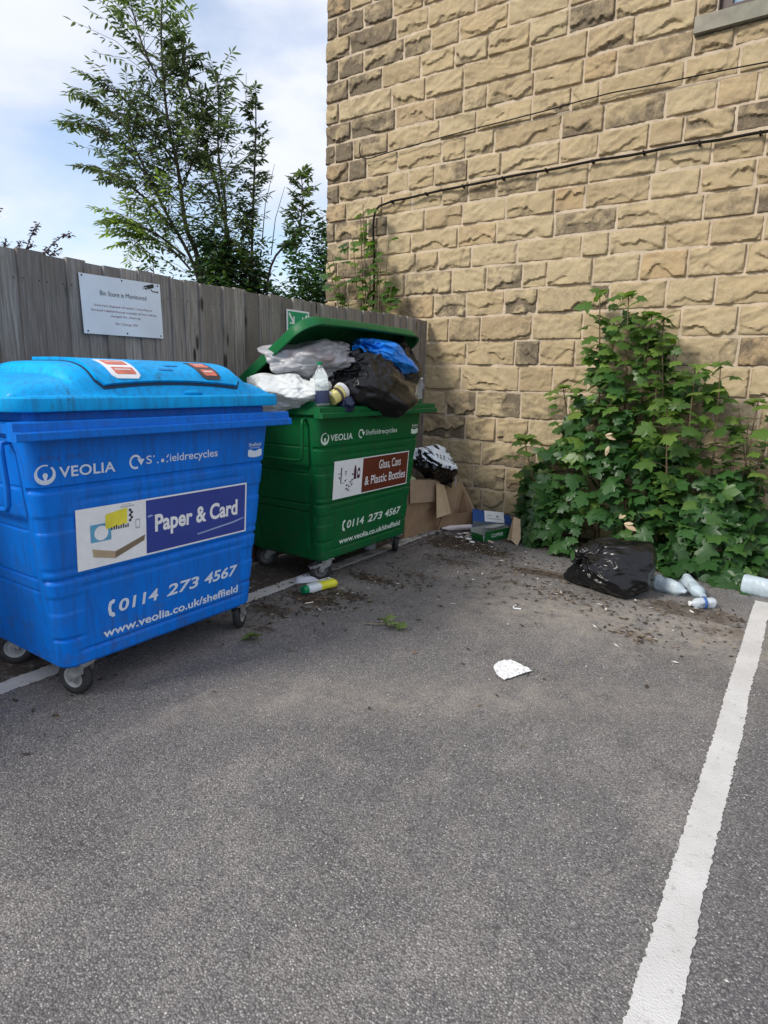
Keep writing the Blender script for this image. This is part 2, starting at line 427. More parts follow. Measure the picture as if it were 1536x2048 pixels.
class Flat:
    """flat printed shapes on a plane; place(u, v, lift) gives the 3-D point"""
    def __init__(s, place): s.p = place; s.mb = MB()
    def poly(s, pts, mi=0, lift=0.0):
        s.mb.add([s.p(u, v, lift) for u, v in pts], [tuple(range(len(pts)))], mi)
    def rect(s, u0, v0, u1, v1, mi=0, lift=0.0): s.poly([(u0, v0), (u1, v0), (u1, v1), (u0, v1)], mi, lift)
    def disc(s, u, v, r, mi=0, lift=0.0, n=20, ry=None):
        s.poly([(u + r * math.cos(2 * math.pi * k / n), v + (ry or r) * math.sin(2 * math.pi * k / n)) for k in range(n)], mi, lift)
    def band(s, A, B, mi=0, lift=0.0):
        for k in range(len(A) - 1): s.poly([A[k], A[k + 1], B[k + 1], B[k]], mi, lift)
    def line(s, a, b, w, mi=0, lift=0.0):
        a = Vector(a); b = Vector(b); d = (b - a).normalized(); n = Vector((-d.y, d.x)) * w / 2
        s.poly([a + n, a - n, b - n, b + n], mi, lift)
    def text(s, t, u0, u1, vb, cap, mi=0, lift=0.0, **k):
        P, F = text_geo(t, u0, u1, vb, cap, **k)
        s.mb.add([s.p(u, v, lift) for u, v in P], F, mi)
    def build(s, name, mats, parent): return s.mb.build(name, mats, parent)

# ---------------------------------------------------------------- ground
XF, YW = -3.54, 5.95          # fence plane, wall plane
def ground():
    def axis(lo, hi, st, far):
        a = np.arange(lo, hi + 1e-6, st)
        g = np.array([0.3, 0.8, 2, 5, 12, 30, 80, 200.])
        return np.concatenate([lo - g[::-1], a, hi + g])
    xs = axis(-5.0, 2.5, 0.03, 200); ys = axis(-0.6, 6.3, 0.03, 200)
    X, Y = np.meshgrid(xs, ys); P = np.stack([X.ravel(), Y.ravel(), np.zeros(X.size)], 1)
    inner = (np.abs(P[:, 0]) < 6) & (P[:, 1] > -2) & (P[:, 1] < 8)
    Z = np.where(inner, 0.004 * fbm(P * 1.3, 3, 5), 0) * 0.0
    V = P.copy(); V[:, 2] = Z
    dirt = np.zeros(len(P)); x, y = P[:, 0], P[:, 1]
    spots = [(-2.56, 3.62, .26, .10, .8), (-2.50, 3.22, .20, .08, .9), (-2.62, 3.03, .26, .14, .9), (-0.70, 3.70, .15, .08, .8), (-0.97, 3.95, .14, .06, .6),
             (-1.2, 4.05, .22, .06, .55), (-0.45, 4.0, .3, .06, .5), (-2.55, 4.95, .35, .3, .95), (-2.2, 4.85, .35, .14, .8), (-1.6, 4.55, .35, .12, .85),
             (-0.5, 4.35, .4, .2, .9), (-2.3, 4.4, .4, .25, .5), (-2.72, 2.7, .25, .12, .75), (-2.55, 2.45, .3, .12, .5), (-1.75, 4.2, .3, .1, .5), (-0.25, 4.1, .25, .18, .7),
             (-2.36, 3.9, .3, .12, .55), (-2.5, 2.9, .3, .15, .5)]
    for sx, sy, a, b, k in spots:
        dirt = np.maximum(dirt, k * np.exp(-(((x - sx) / a) ** 2 + ((y - sy) / b) ** 2) * 1.1))
    edge = 5.0 - 0.25 * (x + 2)
    wallband = sstep(5.0, 5.75, y + 0.25 * fbm(P * 2.2, 2, 9)) * (x > XF)
    dirt = np.maximum(dirt, wallband * 0.95)
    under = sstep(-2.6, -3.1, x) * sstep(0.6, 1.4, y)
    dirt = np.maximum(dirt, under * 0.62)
    fresh = sstep(-0.08, -0.02, x) * 0.8
    sand = np.exp(-((y - 4.0 - 0.15 * x) / 0.45) ** 2) * sstep(-2.4, -1.2, x) * 0.9
    sand = np.maximum(sand, np.exp(-(((x + 1.1) * 0.75 - (y - 2.5)) / 0.25) ** 2) * 0.55 * sstep(3.6, 2.6, y) * (x > -2.2))
    g = np_mesh('ground', V, grid_faces(len(ys), len(xs)), MAT_ASPHALT, attrs={'dirt': ('POINT', dirt), 'fresh': ('POINT', fresh), 'sand': ('POINT', sand)})
    tag(g, kind='structure')
ground()

def marking(name, x0, x1, y0, y1, seed, jag=0.006, dirtf=None):
    ny = int((y1 - y0) / 0.006); nx = 7
    ys = np.linspace(y0, y1, ny)
    l = x0 + jag * fbm(np.stack([ys * 95, ys * 0, ys * 0 + seed], 1), 3, seed) + 0.005 * vnoise(np.stack([ys * 2.1, ys * 0, ys * 0], 1), seed + 3)
    r = x1 + jag * fbm(np.stack([ys * 95, ys * 0 + 5, ys * 0 + seed], 1), 3, seed + 1) + 0.006 * vnoise(np.stack([ys * 2.1, ys * 0, ys * 0], 1), seed + 4)
    bite = lambda k: 0.010 * np.clip(vnoise(np.stack([ys * 7, ys * 0 + k, ys * 0], 1), seed + 9) - .45, 0, 1)
    l = l + bite(1.5); r = r - bite(7.5) + bite(11.5)
    t = np.linspace(0, 1, nx)
    X = l[:, None] * (1 - t) + r[:, None] * t; Y = np.repeat(ys[:, None], nx, 1)
    V = np.stack([X.ravel(), Y.ravel(), np.full(X.size, 0.004)], 1)
    d = dirtf(V[:, 0], V[:, 1]) if dirtf else np.zeros(len(V))
    return tag(np_mesh(name, V, grid_faces(ny, nx), MAT_PAINT, attrs={'dirt': ('POINT', d)}), kind='structure')
marking('parking_line', -0.183, -0.083, -0.5, 4.86, 3, 0.004)
marking('parking_line', -3.03, -2.905, -0.5, 5.5, 8, 0.007,
        lambda x, y: np.clip(sstep(3.3, 3.7, y) * (0.55 + 0.6 * fbm(np.stack([x * 9, y * 9, x * 0], 1), 3, 4)) * sstep(-2.925, -2.95, x), 0, 0.9))

# ---------------------------------------------------------------- stone building
def building():
    bld = empty('stone_building', (-2.0, YW, 0))
    tag(bld, 'yellow sandstone building with rock-faced coursed blocks and pale mortar joints', 'building')
    ox, oy = -2.0, YW
    zc = [-0.06, .10, .345, .593, .845, 1.093, 1.357, 1.609, 1.85, 2.094, 2.33, 2.565]
    while zc[-1] < 5.9: zc.append(zc[-1] + .206 + RNG.uniform(-.006, .006))
    XL, XR = -4.93, 1.6
    SX, SZ0, SZ1, WX0, WX1 = -1.19, 4.13, 4.265, -1.045, 0.15
    Vs = []; Fs = []; tone = []; soot_shade = []; base = 0; jt = 0.0105
    for ci in range(len(zc) - 1):
        z0, z1 = zc[ci], zc[ci + 1]
        full = [(XL, XR, z0, z1)]
        if z1 > SZ0 + .004:
            full = [(XL, (SX if z0 < SZ1 else WX0), z0, z1)] if not (z0 < SZ1 < z1 - .03) else [(XL, SX, z0, z1), (SX, WX0, SZ1 + .002, z1)]
            if SZ0 - z0 > .05: full.append((SX, WX1 + .15, z0, SZ0 + .004))
            full.append((WX1 + (.15 if z0 < SZ1 else 0), XR, z0, z1))
        first = True
        for a, b, z0, z1 in full:
            x = a; seq = []
            if first: w = (0.14 if ci % 2 else 0.30) + RNG.uniform(-.02, .05); seq.append((x - RNG.uniform(0, .022), x + w)); x += w
            first = False
            while x < b - 1e-6:
                w = RNG.choice([RNG.uniform(.24, .38), RNG.uniform(.34, .52), RNG.uniform(.46, .70)], p=[.28, .45, .27])
                if b - x - w < 0.14: w = b - x
                seq.append((x, x + w)); x += w
            for xa, xb in seq:
                h = z1 - z0 - jt; wd = xb - xa - jt
                st = 0.0105 if xa < 0.2 else 0.04
                nx = max(4, int(wd / st)); nz = max(4, int(h / st))
                u = np.linspace(0, wd, nx + 1); v = np.linspace(0, h, nz + 1)
                U, W = np.meshgrid(u, v); sd = int(RNG.integers(1, 10 ** 6))
                # slightly uneven outline of the dressed block
                e = np.minimum.reduce([U, wd - U, W, h - W])
                P = np.stack([U * 1.0, W * 1.0, np.zeros_like(U) + sd * 0.137], -1)
                ramp = sstep(0, 0.013, e + 0.004 * vnoise(P * 60, 3))
                ang = RNG.uniform(-.5, .5)
                Pr = np.stack([P[..., 0] * math.cos(ang) + P[..., 1] * math.sin(ang), (-P[..., 0] * math.sin(ang) + P[..., 1] * math.cos(ang)) * 2.0, P[..., 2]], -1)
                hgt = 0.020 + RNG.uniform(0, .012) + 0.012 * fbm(P * 5.0, 3, 5) + 0.009 * ridged(Pr * 6.0, 2, 21) + 0.0035 * fbm(P * 34, 2, 8)
                # ragged spall: the lower part of many blocks breaks back under a lip
                if RNG.random() < 0.72:
                    v0 = h * RNG.uniform(.10, .45) + 0.06 * vnoise(np.stack([U * 7, U * 0, U * 0 + sd * .31], -1), 4) + 0.02 * vnoise(np.stack([U * 28, U * 0, U * 0 + sd * .31], -1), 5) + (U - wd / 2) * RNG.uniform(-.22, .22)
                    k = RNG.uniform(.016, .036)
                    hgt = hgt + k * 0.35 * sstep(h, 0, W) - k * sstep(0.007, -0.003, W - v0) * sstep(-.25, .25, vnoise(P * 6, 77) + RNG.uniform(-.1, .5))
                if RNG.random() < 0.4:
                    u0 = wd * RNG.uniform(.6, .95) + 0.05 * vnoise(np.stack([W * 9, W * 0, W * 0 + sd * .2], -1), 6)
                    hgt = hgt - RNG.uniform(.006, .016) * sstep(-0.004, 0.012, U - u0)
                hgt = np.maximum(hgt, 0.0125 + 0.003 * vnoise(P * 20, 9)) * ramp - 0.003
                hgt = np.minimum(hgt, .045 + .3 * (hgt - .045)) * .9
                V = np.stack([xa + jt / 2 + U - ox, -hgt, z0 + jt / 2 + W + np.zeros_like(U)], -1).reshape(-1, 3)
                Vs.append(V); Fs.append(grid_faces(nz + 1, nx + 1, base)); base += len(V)
                tn = RNG.beta(2.2, 2.2); tone.append(np.full(len(V), tn))
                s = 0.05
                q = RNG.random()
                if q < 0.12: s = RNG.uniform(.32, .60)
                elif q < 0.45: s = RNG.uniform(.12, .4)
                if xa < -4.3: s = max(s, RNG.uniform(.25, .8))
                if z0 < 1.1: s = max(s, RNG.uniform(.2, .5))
                # block soot, with shade painted into the broken-back hollows and lower edges
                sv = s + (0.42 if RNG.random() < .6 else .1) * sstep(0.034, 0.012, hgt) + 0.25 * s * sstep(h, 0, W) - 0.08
                soot_shade.append(sv.reshape(-1))
    V = np.concatenate(Vs); F = np.concatenate(Fs); tone = np.concatenate(tone); soot_shade = np.concatenate(soot_shade)
    nb = len(V)
    # mortar body behind the blocks: butted boxes round the window opening
    mbm = MB()
    def bx(x0, x1, y0, y1, z0, z1): mbm.box(((x0 + x1) / 2 - ox, (y0 + y1) / 2 - oy, (z0 + z1) / 2), (x1 - x0, y1 - y0, z1 - z0))
    YM = YW - .006
    bx(XL + .012, XR, YM, YW + 4, -.1, SZ0); bx(XL + .012, WX0, YM, YW + 4, SZ0, 5.6); bx(WX1, XR, YM, YW + 4, SZ0, 5.6)
    bx(XL + .012, XR, YM, YW + 4, 5.6, 6.1)
    V = np.concatenate([V, np.array(mbm.v)]); F = np.concatenate([F, np.array(mbm.f) + nb])
    mi = np.zeros(len(F), dtype=np.int32); mi[-len(mbm.f):] = 1
    z = np.zeros(len(mbm.v))
    np_mesh('stone_wall', V, F, [MAT_STONE, MAT_MORTAR], bld, 42, mi, {'tone': ('POINT', np.concatenate([tone, z])), 'soot_shade': ('POINT', np.concatenate([soot_shade, z]))})
    # sill, window
    s = MB()
    ym = -0.035
    s.add([(SX - ox, -.075, SZ0), (WX1 + .15 - ox, -.075, SZ0), (WX1 + .15 - ox, .0, SZ0), (SX - ox, .0, SZ0),
           (SX - ox, -.075, SZ1 - .02), (WX1 + .15 - ox, -.075, SZ1 - .02), (WX1 + .15 - ox, .0, SZ1), (SX - ox, .0, SZ1)],
          [(3, 2, 1, 0), (4, 5, 6, 7), (0, 1, 5, 4), (1, 2, 6, 5), (2, 3, 7, 6), (3, 0, 4, 7)])
    wroot = MB()
    zt = 5.595
    wroot.box(((WX0 + WX1) / 2 - ox, .085, SZ1 + .03), (WX1 - WX0 - .004, .07, .06))
    wroot.box((WX0 + .045 - ox, .085, (SZ1 + .06 + zt) / 2), (.088, .07, zt - SZ1 - .06))
    wroot.box((WX1 - .045 - ox, .085, (SZ1 + .06 + zt) / 2), (.088, .07, zt - SZ1 - .06))
    w = wroot.build('window', MAT_FRAME, bld)
    s.build('window_sill', MAT_SILL, w, 30)
    g = MB(); g.box(((WX0 + WX1) / 2 - ox, .10, (SZ1 + .06 + zt) / 2), (WX1 - WX0 - .18, .012, zt - SZ1 - .06))
    gt = NT('window_glass'); gt.set(color=(0.32, 0.42, 0.5), rough=0.04, spec=1.0, metal=0.6)
    g.build('pane', gt.m, w)
building()

def cables():
    m = MB(); yy = YW - 0.066
    p2 = [(-4.215, 2.0), (-4.21, 2.5), (-4.21, 2.79), (-4.235, 3.06), (-4.215, 3.21), (-4.16, 3.265), (-3.99, 3.29), (-3.56, 3.31), (-3.13, 3.322), (-2.53, 3.335), (-1.74, 3.34), (-1.1, 3.34), (-.59, 3.335), (.5, 3.34), (1.5, 3.345)]
    pts = []
    for i in range(len(p2) - 1):
        n = max(2, int(math.dist(p2[i], p2[i + 1]) / .08))
        for k in range(n):
            t = k / n; pts.append((p2[i][0] * (1 - t) + p2[i + 1][0] * t, yy + .004 * math.sin(7 * p2[i][0] + 5 * t), p2[i][1] * (1 - t) + p2[i + 1][1] * t + .003 * math.sin(9 * p2[i][0] + 6 * t)))
    m.tube(pts, .0115, 8)
    o = m.build('wall_cable', MAT_CABLE, None, 60)
    for x in np.arange(-4.0, 1.4, .42):
        c = MB()
        z = np.interp(x, [p[0] for p in p2[5:]], [p[1] for p in p2[5:]])
        c.box((x, yy + .016, z), (.012, .06, .027))
        c.build('cable_clip', MAT_CABLE, o)
    tag(o, 'thick black cable that drops down the wall beside the fence corner', 'cable')
    m = MB(); yy = YW - 0.058
    p1 = [(-4.43, 3.93), (-4.435, 3.84), (-4.41, 3.785), (-4.33, 3.755), (-4.17, 3.765), (-3.57, 3.80), (-2.58, 3.825), (-1.8, 3.85), (-1.1, 3.83), (-.4, 3.81), (1.5, 3.80)]
    pts = []
    for i in range(len(p1) - 1):
        for k in range(8):
            t = k / 8; pts.append((p1[i][0] * (1 - t) + p1[i + 1][0] * t, yy, p1[i][1] * (1 - t) + p1[i + 1][1] * t + .002 * math.sin(11 * i + 6 * t)))
    m.tube(pts, .0052, 6)
    tag(m.build('wall_cable', MAT_CABLE, None, 60), 'thin upper black cable ending in a hooked loop on the stone wall', 'cable')
cables()

# ---------------------------------------------------------------- fence
def fence():
    f = empty('timber_fence', (XF, 2.0, 0))
    tag(f, 'weathered grey close-board timber fence behind the two bins', 'fence')
    V = []; F = []; mi = []; tone = []
    y = -1.6; zb = 0.16
    while y < YW - 0.06:
        w = RNG.uniform(.098, .135); y1 = min(y + w, YW - .05)
        top = 2.066 + RNG.uniform(-.011, .009) + 0.006 * math.sin(y * 1.3); tt = RNG.random()
        xo = RNG.uniform(-.003, .006); lean = RNG.uniform(-.003, .003)
        nz = 14; b = len(V)
        for k in range(nz + 1):
            z = zb + (top - zb) * k / nz; wv = .0025 * math.sin(z * 2.3 + tt * 20) + lean * (z / 2)
            for (dy, dx) in ((0.0, .026), (0.003, .030), (w + .012, .014), (w + .012, .004), (0.0, .004)):
                V.append((dx + xo + wv * .6, min(y + dy + wv, YW - .052) - 2.0, z))
        for k in range(nz):
            for j in range(5):
                F.append((b + k * 5 + j, b + k * 5 + (j + 1) % 5, b + (k + 1) * 5 + (j + 1) % 5, b + (k + 1) * 5 + j)); mi.append(0)
        F.append(tuple(b + nz * 5 + j for j in range(5))); mi.append(0)
        tone += [tt] * (len(V) - b)
        for zz in (1.93, 1.05, 0.35):          # nail heads
            for dy in (.022, w - .02):
                b = len(V); r = .0035; xx = .033 + xo - .013 * (dy / w)
                for k in range(6): V.append((xx, y + dy + r * math.cos(k * R(60)) - 2.0, zz + r * math.sin(k * R(60)) + RNG.uniform(-.001, .001)))
                F.append(tuple(range(b, b + 6))); mi.append(1); tone += [0] * 6
        y = y1
    me = bpy.data.meshes.new('board_panel'); me.from_pydata(V, [], F)
    at = me.attributes.new('tone', 'FLOAT', 'POINT'); at.data.foreach_set('value', np.array(tone, dtype=np.float32))
    finish(me, 'board_panel', [MAT_WOOD, MAT_CABLE], f, None, mi)
    g = MB(); g.box((.02, 2.18 - 2.0, .085), (.026, 7.4, .145))
    g.build('gravel_board', flat('damp_brown_board', (0.075, 0.045, 0.03), 0.8, 0.3, 6, 0.3), f)
    for z in (.45, 1.1, 1.8):
        r = MB(); r.box((-.022, .18, z), (.045, 7.4, .085)); r.build('rail', MAT_WOOD, f)
    for yy in (-1.5, .9, 3.3, 5.7):
        p = MB(); p.box((-.095, yy - 2.0, 1.0), (.09, .09, 2.05)); p.build('post', MAT_WOOD, f)
fence()

# ---------------------------------------------------------------- signs on the fence
def signs():
    s = empty('monitoring_sign', (XF + .036, 2.325, 1.84), rot=(R(0.3), R(-1.2), 0))
    tag(s, 'white rectangular sign with black camera picture, screwed near the top of the fence', 'sign')
    W, Hh = .53, .328
    n = 20; V = []; F = []
    m = MB()
    for i in range(n + 1):
        u = -W / 2 + W * i / n
        for vv in (-Hh / 2, Hh / 2):
            bend = .004 * math.sin(3 * u * 6) * (0.5 - vv / Hh) + .007 * max(0, u / W) * (0.5 - vv / Hh)
            V += [(.004 + bend, u, vv), (.0015 + bend, u, vv)]
    for i in range(n):
        a = i * 4; b = a + 4
        F += [(a, b, b + 2, a + 2), (a + 1, a + 3, b + 3, b + 1), (a, a + 1, b + 1, b), (a + 2, b + 2, b + 3, a + 3)]
    F += [(0, 2, 3, 1), (n * 4, n * 4 + 1, n * 4 + 3, n * 4 + 2)]
    m.add(V, F); m.build('panel', flat('sign_white', (0.68, 0.72, 0.76), 0.35, 0.05, 6), s)
    def pl(u, v, l):
        bend = .004 * math.sin(3 * u * 6) * (0.5 - v / Hh) + .007 * max(0, u / W) * (0.5 - v / Hh)
        return (.0052 + bend + l, u, v)
    def uv(a, b): return (-W / 2 + a * W, Hh / 2 - b * Hh)
    f = Flat(pl)
    x0, y0 = uv(.225, .33); x1, _ = uv(.80, .3)
    f.text('Bin Store is Monitored', x0, x1, y0, .026, 0, bold=.0)
    f.build('title_lettering', [MAT_BLACKINK, MAT_REDINK], s); f = Flat(pl)
    for t, a, b, v in (('Incorrect disposal of waste / recycling or', .145, .87, .52), ('dumped rubbish/boxes outside of bins will be', .10, .925, .605), ('charged for clean-up', .33, .70, .685), ('Min Charge £50', .385, .655, .815)):
        p0 = uv(a, v); p1 = uv(b, v)
        f.text(t, p0[0], p1[0], p0[1], .0125, 1, bold=.0)
    f.build('notice_lettering', [MAT_BLACKINK, MAT_REDINK], s)
    c = Flat(pl)
    def q(a, b): return uv((a - 95) / 1240, (b - 150) / 930)
    # camera picture: slanted rounded body, hood lip, lens and bracket
    ax = np.linspace(0, 2 * math.pi, 13)[:-1]
    c.poly([q(1060, 215), q(1205, 165), q(1222, 168), q(1230, 190), q(1228, 215), q(1215, 230), q(1120, 262), q(1105, 225), q(1050, 232)])
    c.poly([q(1062, 240), q(1096, 236), q(1112, 262), q(1104, 275), q(1078, 268)])
    c.poly([q(1036, 238), q(1046, 240), q(1054, 276), q(1046, 276)])
    c.line(q(1170, 256), q(1200, 292), .006); c.line(q(1196, 290), q(1282, 290), .006); c.line(q(1286, 272), q(1286, 308), .006)
    c.build('camera_picture', MAT_BLACKINK, s)
    for a, v in ((.03, .035), (.5, .035), (.965, .035), (.045, .955), (.52, .955), (.965, .955)):
        p = uv(a, v); pp = pl(p[0], p[1], 0)
        b = MB(); b.lathe([(0, .003), (.004, .0025), (.005, 0)], 8, 0, Matrix.Translation(pp) @ Matrix.Rotation(R(90), 4, 'Y')); b.build('screw', MAT_CABLE, s)

    g = empty('assembly_point_sign', (XF + .034, 3.866, 1.79))
    tag(g, 'green square-topped sign with white arrows, half hidden by the raised green lid', 'sign')
    m = MB(); m.box((.002, 0, 0), (.004, .262, .366)); m.build('panel', MAT_WHITE, g)
    f = Flat(lambda u, v, l: (.0050 + l, u, v))
    f.rect(-.117, -.17, .117, .17, 0)
    for sx in (-1, 1):
        for sy in (1, -1):
            o = Vector((sx * .070, sy * .105))
            tip = o + Vector((-sx * .026, -sy * .03))
            f.line(o + Vector((sx * .036, sy * .05)), tip + Vector((sx * .006, sy * .008)), .017, 1, .0006)
            f.poly([tip, tip + Vector((0, sy * .062)), tip + Vector((sx * .014, sy * .056)), tip + Vector((sx * .012, sy * .012))], 1, .0011)
            f.poly([tip, tip + Vector((sx * .012, sy * .012)), tip + Vector((sx * .052, sy * .013)), tip + Vector((sx * .056, 0))], 1, .0016)
    for px, py, k in ((0, .035, 1.0), (-.026, .012, .95), (.026, .012, .95), (0, -.01, 1.1)):
        f.disc(px, py + .012, .0105 * k, 1, .0020 + .0004 * k)
        f.poly([(px - .016 * k, py - .052), (px - .018 * k, py - .012), (px - .010 * k, py - .001), (px + .010 * k, py - .001), (px + .018 * k, py - .012), (px + .016 * k, py - .052)], 1, .0026 + .0002 * px * 10 + .0003 * k)
    f.build('pictogram', [flat('safety_green', (0.0, 0.30, 0.13), 0.4, 0.05), MAT_WHITE], g)
signs()

# ---------------------------------------------------------------- wheeled bins
XB, SL = 0.35, 0.07 / 1.03           # half depth of the body at its foot, flare per metre
def front_x(z): return XB + (z - .17) * SL
def half_w(z): return 0.555 + (z - .17) * (0.665 - 0.555) / 1.03
def rr_loop(a, b, r, nfx=66, nsx=26, nc=10):
    """rounded rectangle walked from the front (+x) side; returns points, normals, side code and side parameter"""
    P = []; N = []; S = []; T = []
    def arc(cx, cy, a0):
        for k in range(1, nc):
            an = a0 + (math.pi / 2) * k / nc
            P.append((cx + r * math.cos(an), cy + r * math.sin(an))); N.append((math.cos(an), math.sin(an))); S.append(4); T.append(0)
    for k in range(nfx + 1): P.append((a, -(b - r) + 2 * (b - r) * k / nfx)); N.append((1, 0)); S.append(0); T.append(P[-1][1])
    arc(a - r, b - r, 0)
    for k in range(nsx + 1): P.append(((a - r) - 2 * (a - r) * k / nsx, b)); N.append((0, 1)); S.append(1); T.append(P[-1][0])
    arc(-(a - r), b - r, math.pi / 2)
    for k in range(nfx + 1): P.append((-a, (b - r) - 2 * (b - r) * k / nfx)); N.append((-1, 0)); S.append(2); T.append(P[-1][1])
    arc(-(a - r), -(b - r), math.pi)
    for k in range(nsx + 1): P.append((-(a - r) + 2 * (a - r) * k / nsx, -b)); N.append((0, -1)); S.append(3); T.append(P[-1][0])
    arc(a - r, -(b - r), 1.5 * math.pi)
    return np.array(P), np.array(N), np.array(S), np.array(T)

def bin_body(parent, mat, open_top):
    zs = np.concatenate([[.165, .172], np.arange(.18, 1.235, .0065)]); rows = []
    def band(z, lo, hi, e=.005): return sstep(lo - e, lo + e, z) * sstep(hi + e, hi - e, z)
    for z in zs:
        a, b = front_x(z), half_w(z)
        if z < .18: a -= (.18 - z) * .8; b -= (.18 - z) * .8
        P, N, S, T = rr_loop(a, b, .06)
        jog = np.where(S == 0, sstep(.42, .50, np.abs(T) + (z - .6) * 0.02), 1.0)      # 1 = corner pattern, 0 = centre pattern
        # recess depth, corner pattern and centre pattern
        cor = band(z, .975, .995) + .55 * band(z, .80, .87) + band(z, .577, .595) + .55 * band(z, .43, .51) + band(z, .300, .315) + .4 * band(z, .62, .64)
        cen = band(z, .975, .995) + .45 * band(z, .915, .935) + band(z, .577, .595) + .45 * band(z, .530, .548) + band(z, .232, .245) + .0 * z
        d = np.clip(cor, 0, 1) * jog + np.clip(cen, 0, 1) * (1 - jog)
        side = (S == 1) | (S == 3)
        fr = np.abs(T) / (a - .06)
        ln = (band(z, .985, .995, .003) + band(z, .80, .81, .003) + band(z, .58, .59, .003) + band(z, .52, .53, .003)) * sstep(.86, .80, fr) + sstep(.80, .82, fr) * sstep(.88, .86, fr) * sstep(.25, .27, z) * sstep(1.15, 1.13, z)
        d = np.where(side, np.clip(ln, 0, 1) * .8, d)
        d = np.where(S == 2, 0, d)
        rows.append(np.concatenate([P - N * (d * .010)[:, None], np.full((len(P), 1), z)], 1))
    n = len(rows[0]); V = np.concatenate(rows); F = [grid_faces(len(zs), n, 0, True)]
    Vx = [V]; base = len(V)
    # foot plate and inner wall
    inner = []
    for z in (1.235, 1.20, .95):
        P, N, S, T = rr_loop(front_x(z) - .03, half_w(z) - .03, .06); inner.append(np.concatenate([P, np.full((n, 1), z)], 1))
    Vx.append(np.concatenate(inner)); F.append(grid_faces(3, n, base, True)[:, ::-1])
    top = (len(zs) - 1) * n
    j = np.arange(n); F.append(np.stack([top + j, top + (j + 1) % n, base + (j + 1) % n, base + j], 1))
    c0 = len(V) + 3 * n; Vx.append(np.array([[0, 0, .165], [0, 0, .95]]))
    F.append(np.stack([(j + 1) % n, j, np.full(n, c0)], 1)); F.append(np.stack([base + 2 * n + j, base + 2 * n + (j + 1) % n, np.full(n, c0 + 1)], 1))
    return np_mesh('body', np.concatenate(Vx), F, mat, parent, 35)

def sweep_ring(parent, name, prof, mat, a, b, r, smooth=35):
    """closed profile (offset outward, height) swept round a rounded rectangle"""
    P, N, S, T = rr_loop(a, b, r, 20, 12, 10); n = len(P)
    rows = [np.concatenate([P + N * o, np.full((n, 1), z)], 1) for o, z in prof]
    m = len(rows); V = np.concatenate(rows)
    F = []
    j = np.arange(n)
    for k in range(m):
        k2 = (k + 1) % m
        F.append(np.stack([k * n + j, k * n + (j + 1) % n, k2 * n + (j + 1) % n, k2 * n + j], 1))
    return np_mesh(name, V, F, mat, parent, smooth)

def extrude_y(parent, name, prof, y0, y1, mat, smooth=25):
    n = len(prof); V = [(x, y0, z) for x, z in prof] + [(x, y1, z) for x, z in prof]
    F = [(k, (k + 1) % n, n + (k + 1) % n, n + k) for k in range(n)] + [tuple(reversed(range(n))), tuple(range(n, 2 * n))]
    m = MB(); m.add(V, F); o = m.build(name, mat, parent, smooth)
    return o

def caster(parent, x, y, rot, brake, rim_mat=None):
    rz = Matrix.Translation((x, y, 0)) @ Matrix.Rotation(rot, 4, 'Z')
    wr = .086; wx = -.042
    m = MB()
    def T(p): return rz @ Vector(p)
    def addm(mb):
        m.add([T(p) for p in mb.v], mb.f)
    a = MB(); a.box((0, 0, .170), (.105, .09, .008)); a.lathe([(.0, .168), (.030, .168), (.034, .155), (.0, .155)], 14)
    for s in (-1, 1):
        prof = [(-.035, .156), (.035, .156), (.030, .120), (wx + .022, wr + .010), (wx + .018, wr - .014), (wx - .012, wr - .016), (wx - .020, wr + .012), (-.040, .125)]
        V = [(px, s * .0285, pz) for px, pz in prof] + [(px, s * .0325, pz) for px, pz in prof]; n = len(prof)
        a.add(V, [tuple(range(n)), tuple(range(n, 2 * n))] + [(k, (k + 1) % n, n + (k + 1) % n, n + k) for k in range(n)])
    a.box((-.0, 0, .154), (.08, .062, .006))
    addm(a)
    ax = Matrix.Translation((wx, 0, wr)) @ Matrix.Rotation(R(90), 4, 'X')
    b = MB(); b.lathe([(0, .040), (.009, .040), (.010, .034), (.010, -.034), (.009, -.040), (0, -.040)], 10, 0, ax); addm(b)
    c = m.build('caster', MAT_GREYMETAL, parent, 35)
    t = MB(); t.lathe([(.050, .018), (.062, .022), (.080, .018), (.0855, .009), (.086, 0), (.0855, -.009), (.080, -.018), (.062, -.022), (.050, -.018), (.048, 0), (.050, .018)], 36, 0, rz @ ax)
    t.build('tyre', MAT_RUBBER, c, 50)
    r = MB(); r.lathe([(.012, .026), (.020, .026), (.024, .010), (.036, .007), (.046, .017), (.051, .018), (.051, -.018), (.046, -.017), (.036, -.007), (.024, -.010), (.020, -.026), (.012, -.026)], 30, 0, rz @ ax)
    r.build('wheel_rim', rim_mat or MAT_RIMS, c, 35)
    if brake:
        q = MB(); q.box((-.085, 0, .125), (.075, .05, .006), 0, Matrix.Rotation(R(-18), 3, 'Y')); q.box((-.118, 0, .112), (.02, .056, .014), 0, Matrix.Rotation(R(-18), 3, 'Y'))
        for s in (-1, 1): q.box((-.06, s * .036, .128), (.10, .004, .02), 0, Matrix.Rotation(R(-14), 3, 'Y'))
        mb = MB(); mb.add([T(p) for p in q.v], q.f); mb.build('brake_pedal', MAT_GREYMETAL, c)

def place_front(dx=.0):
    return lambda u, v, l: (front_x(v) + .0022 + l, u, v)

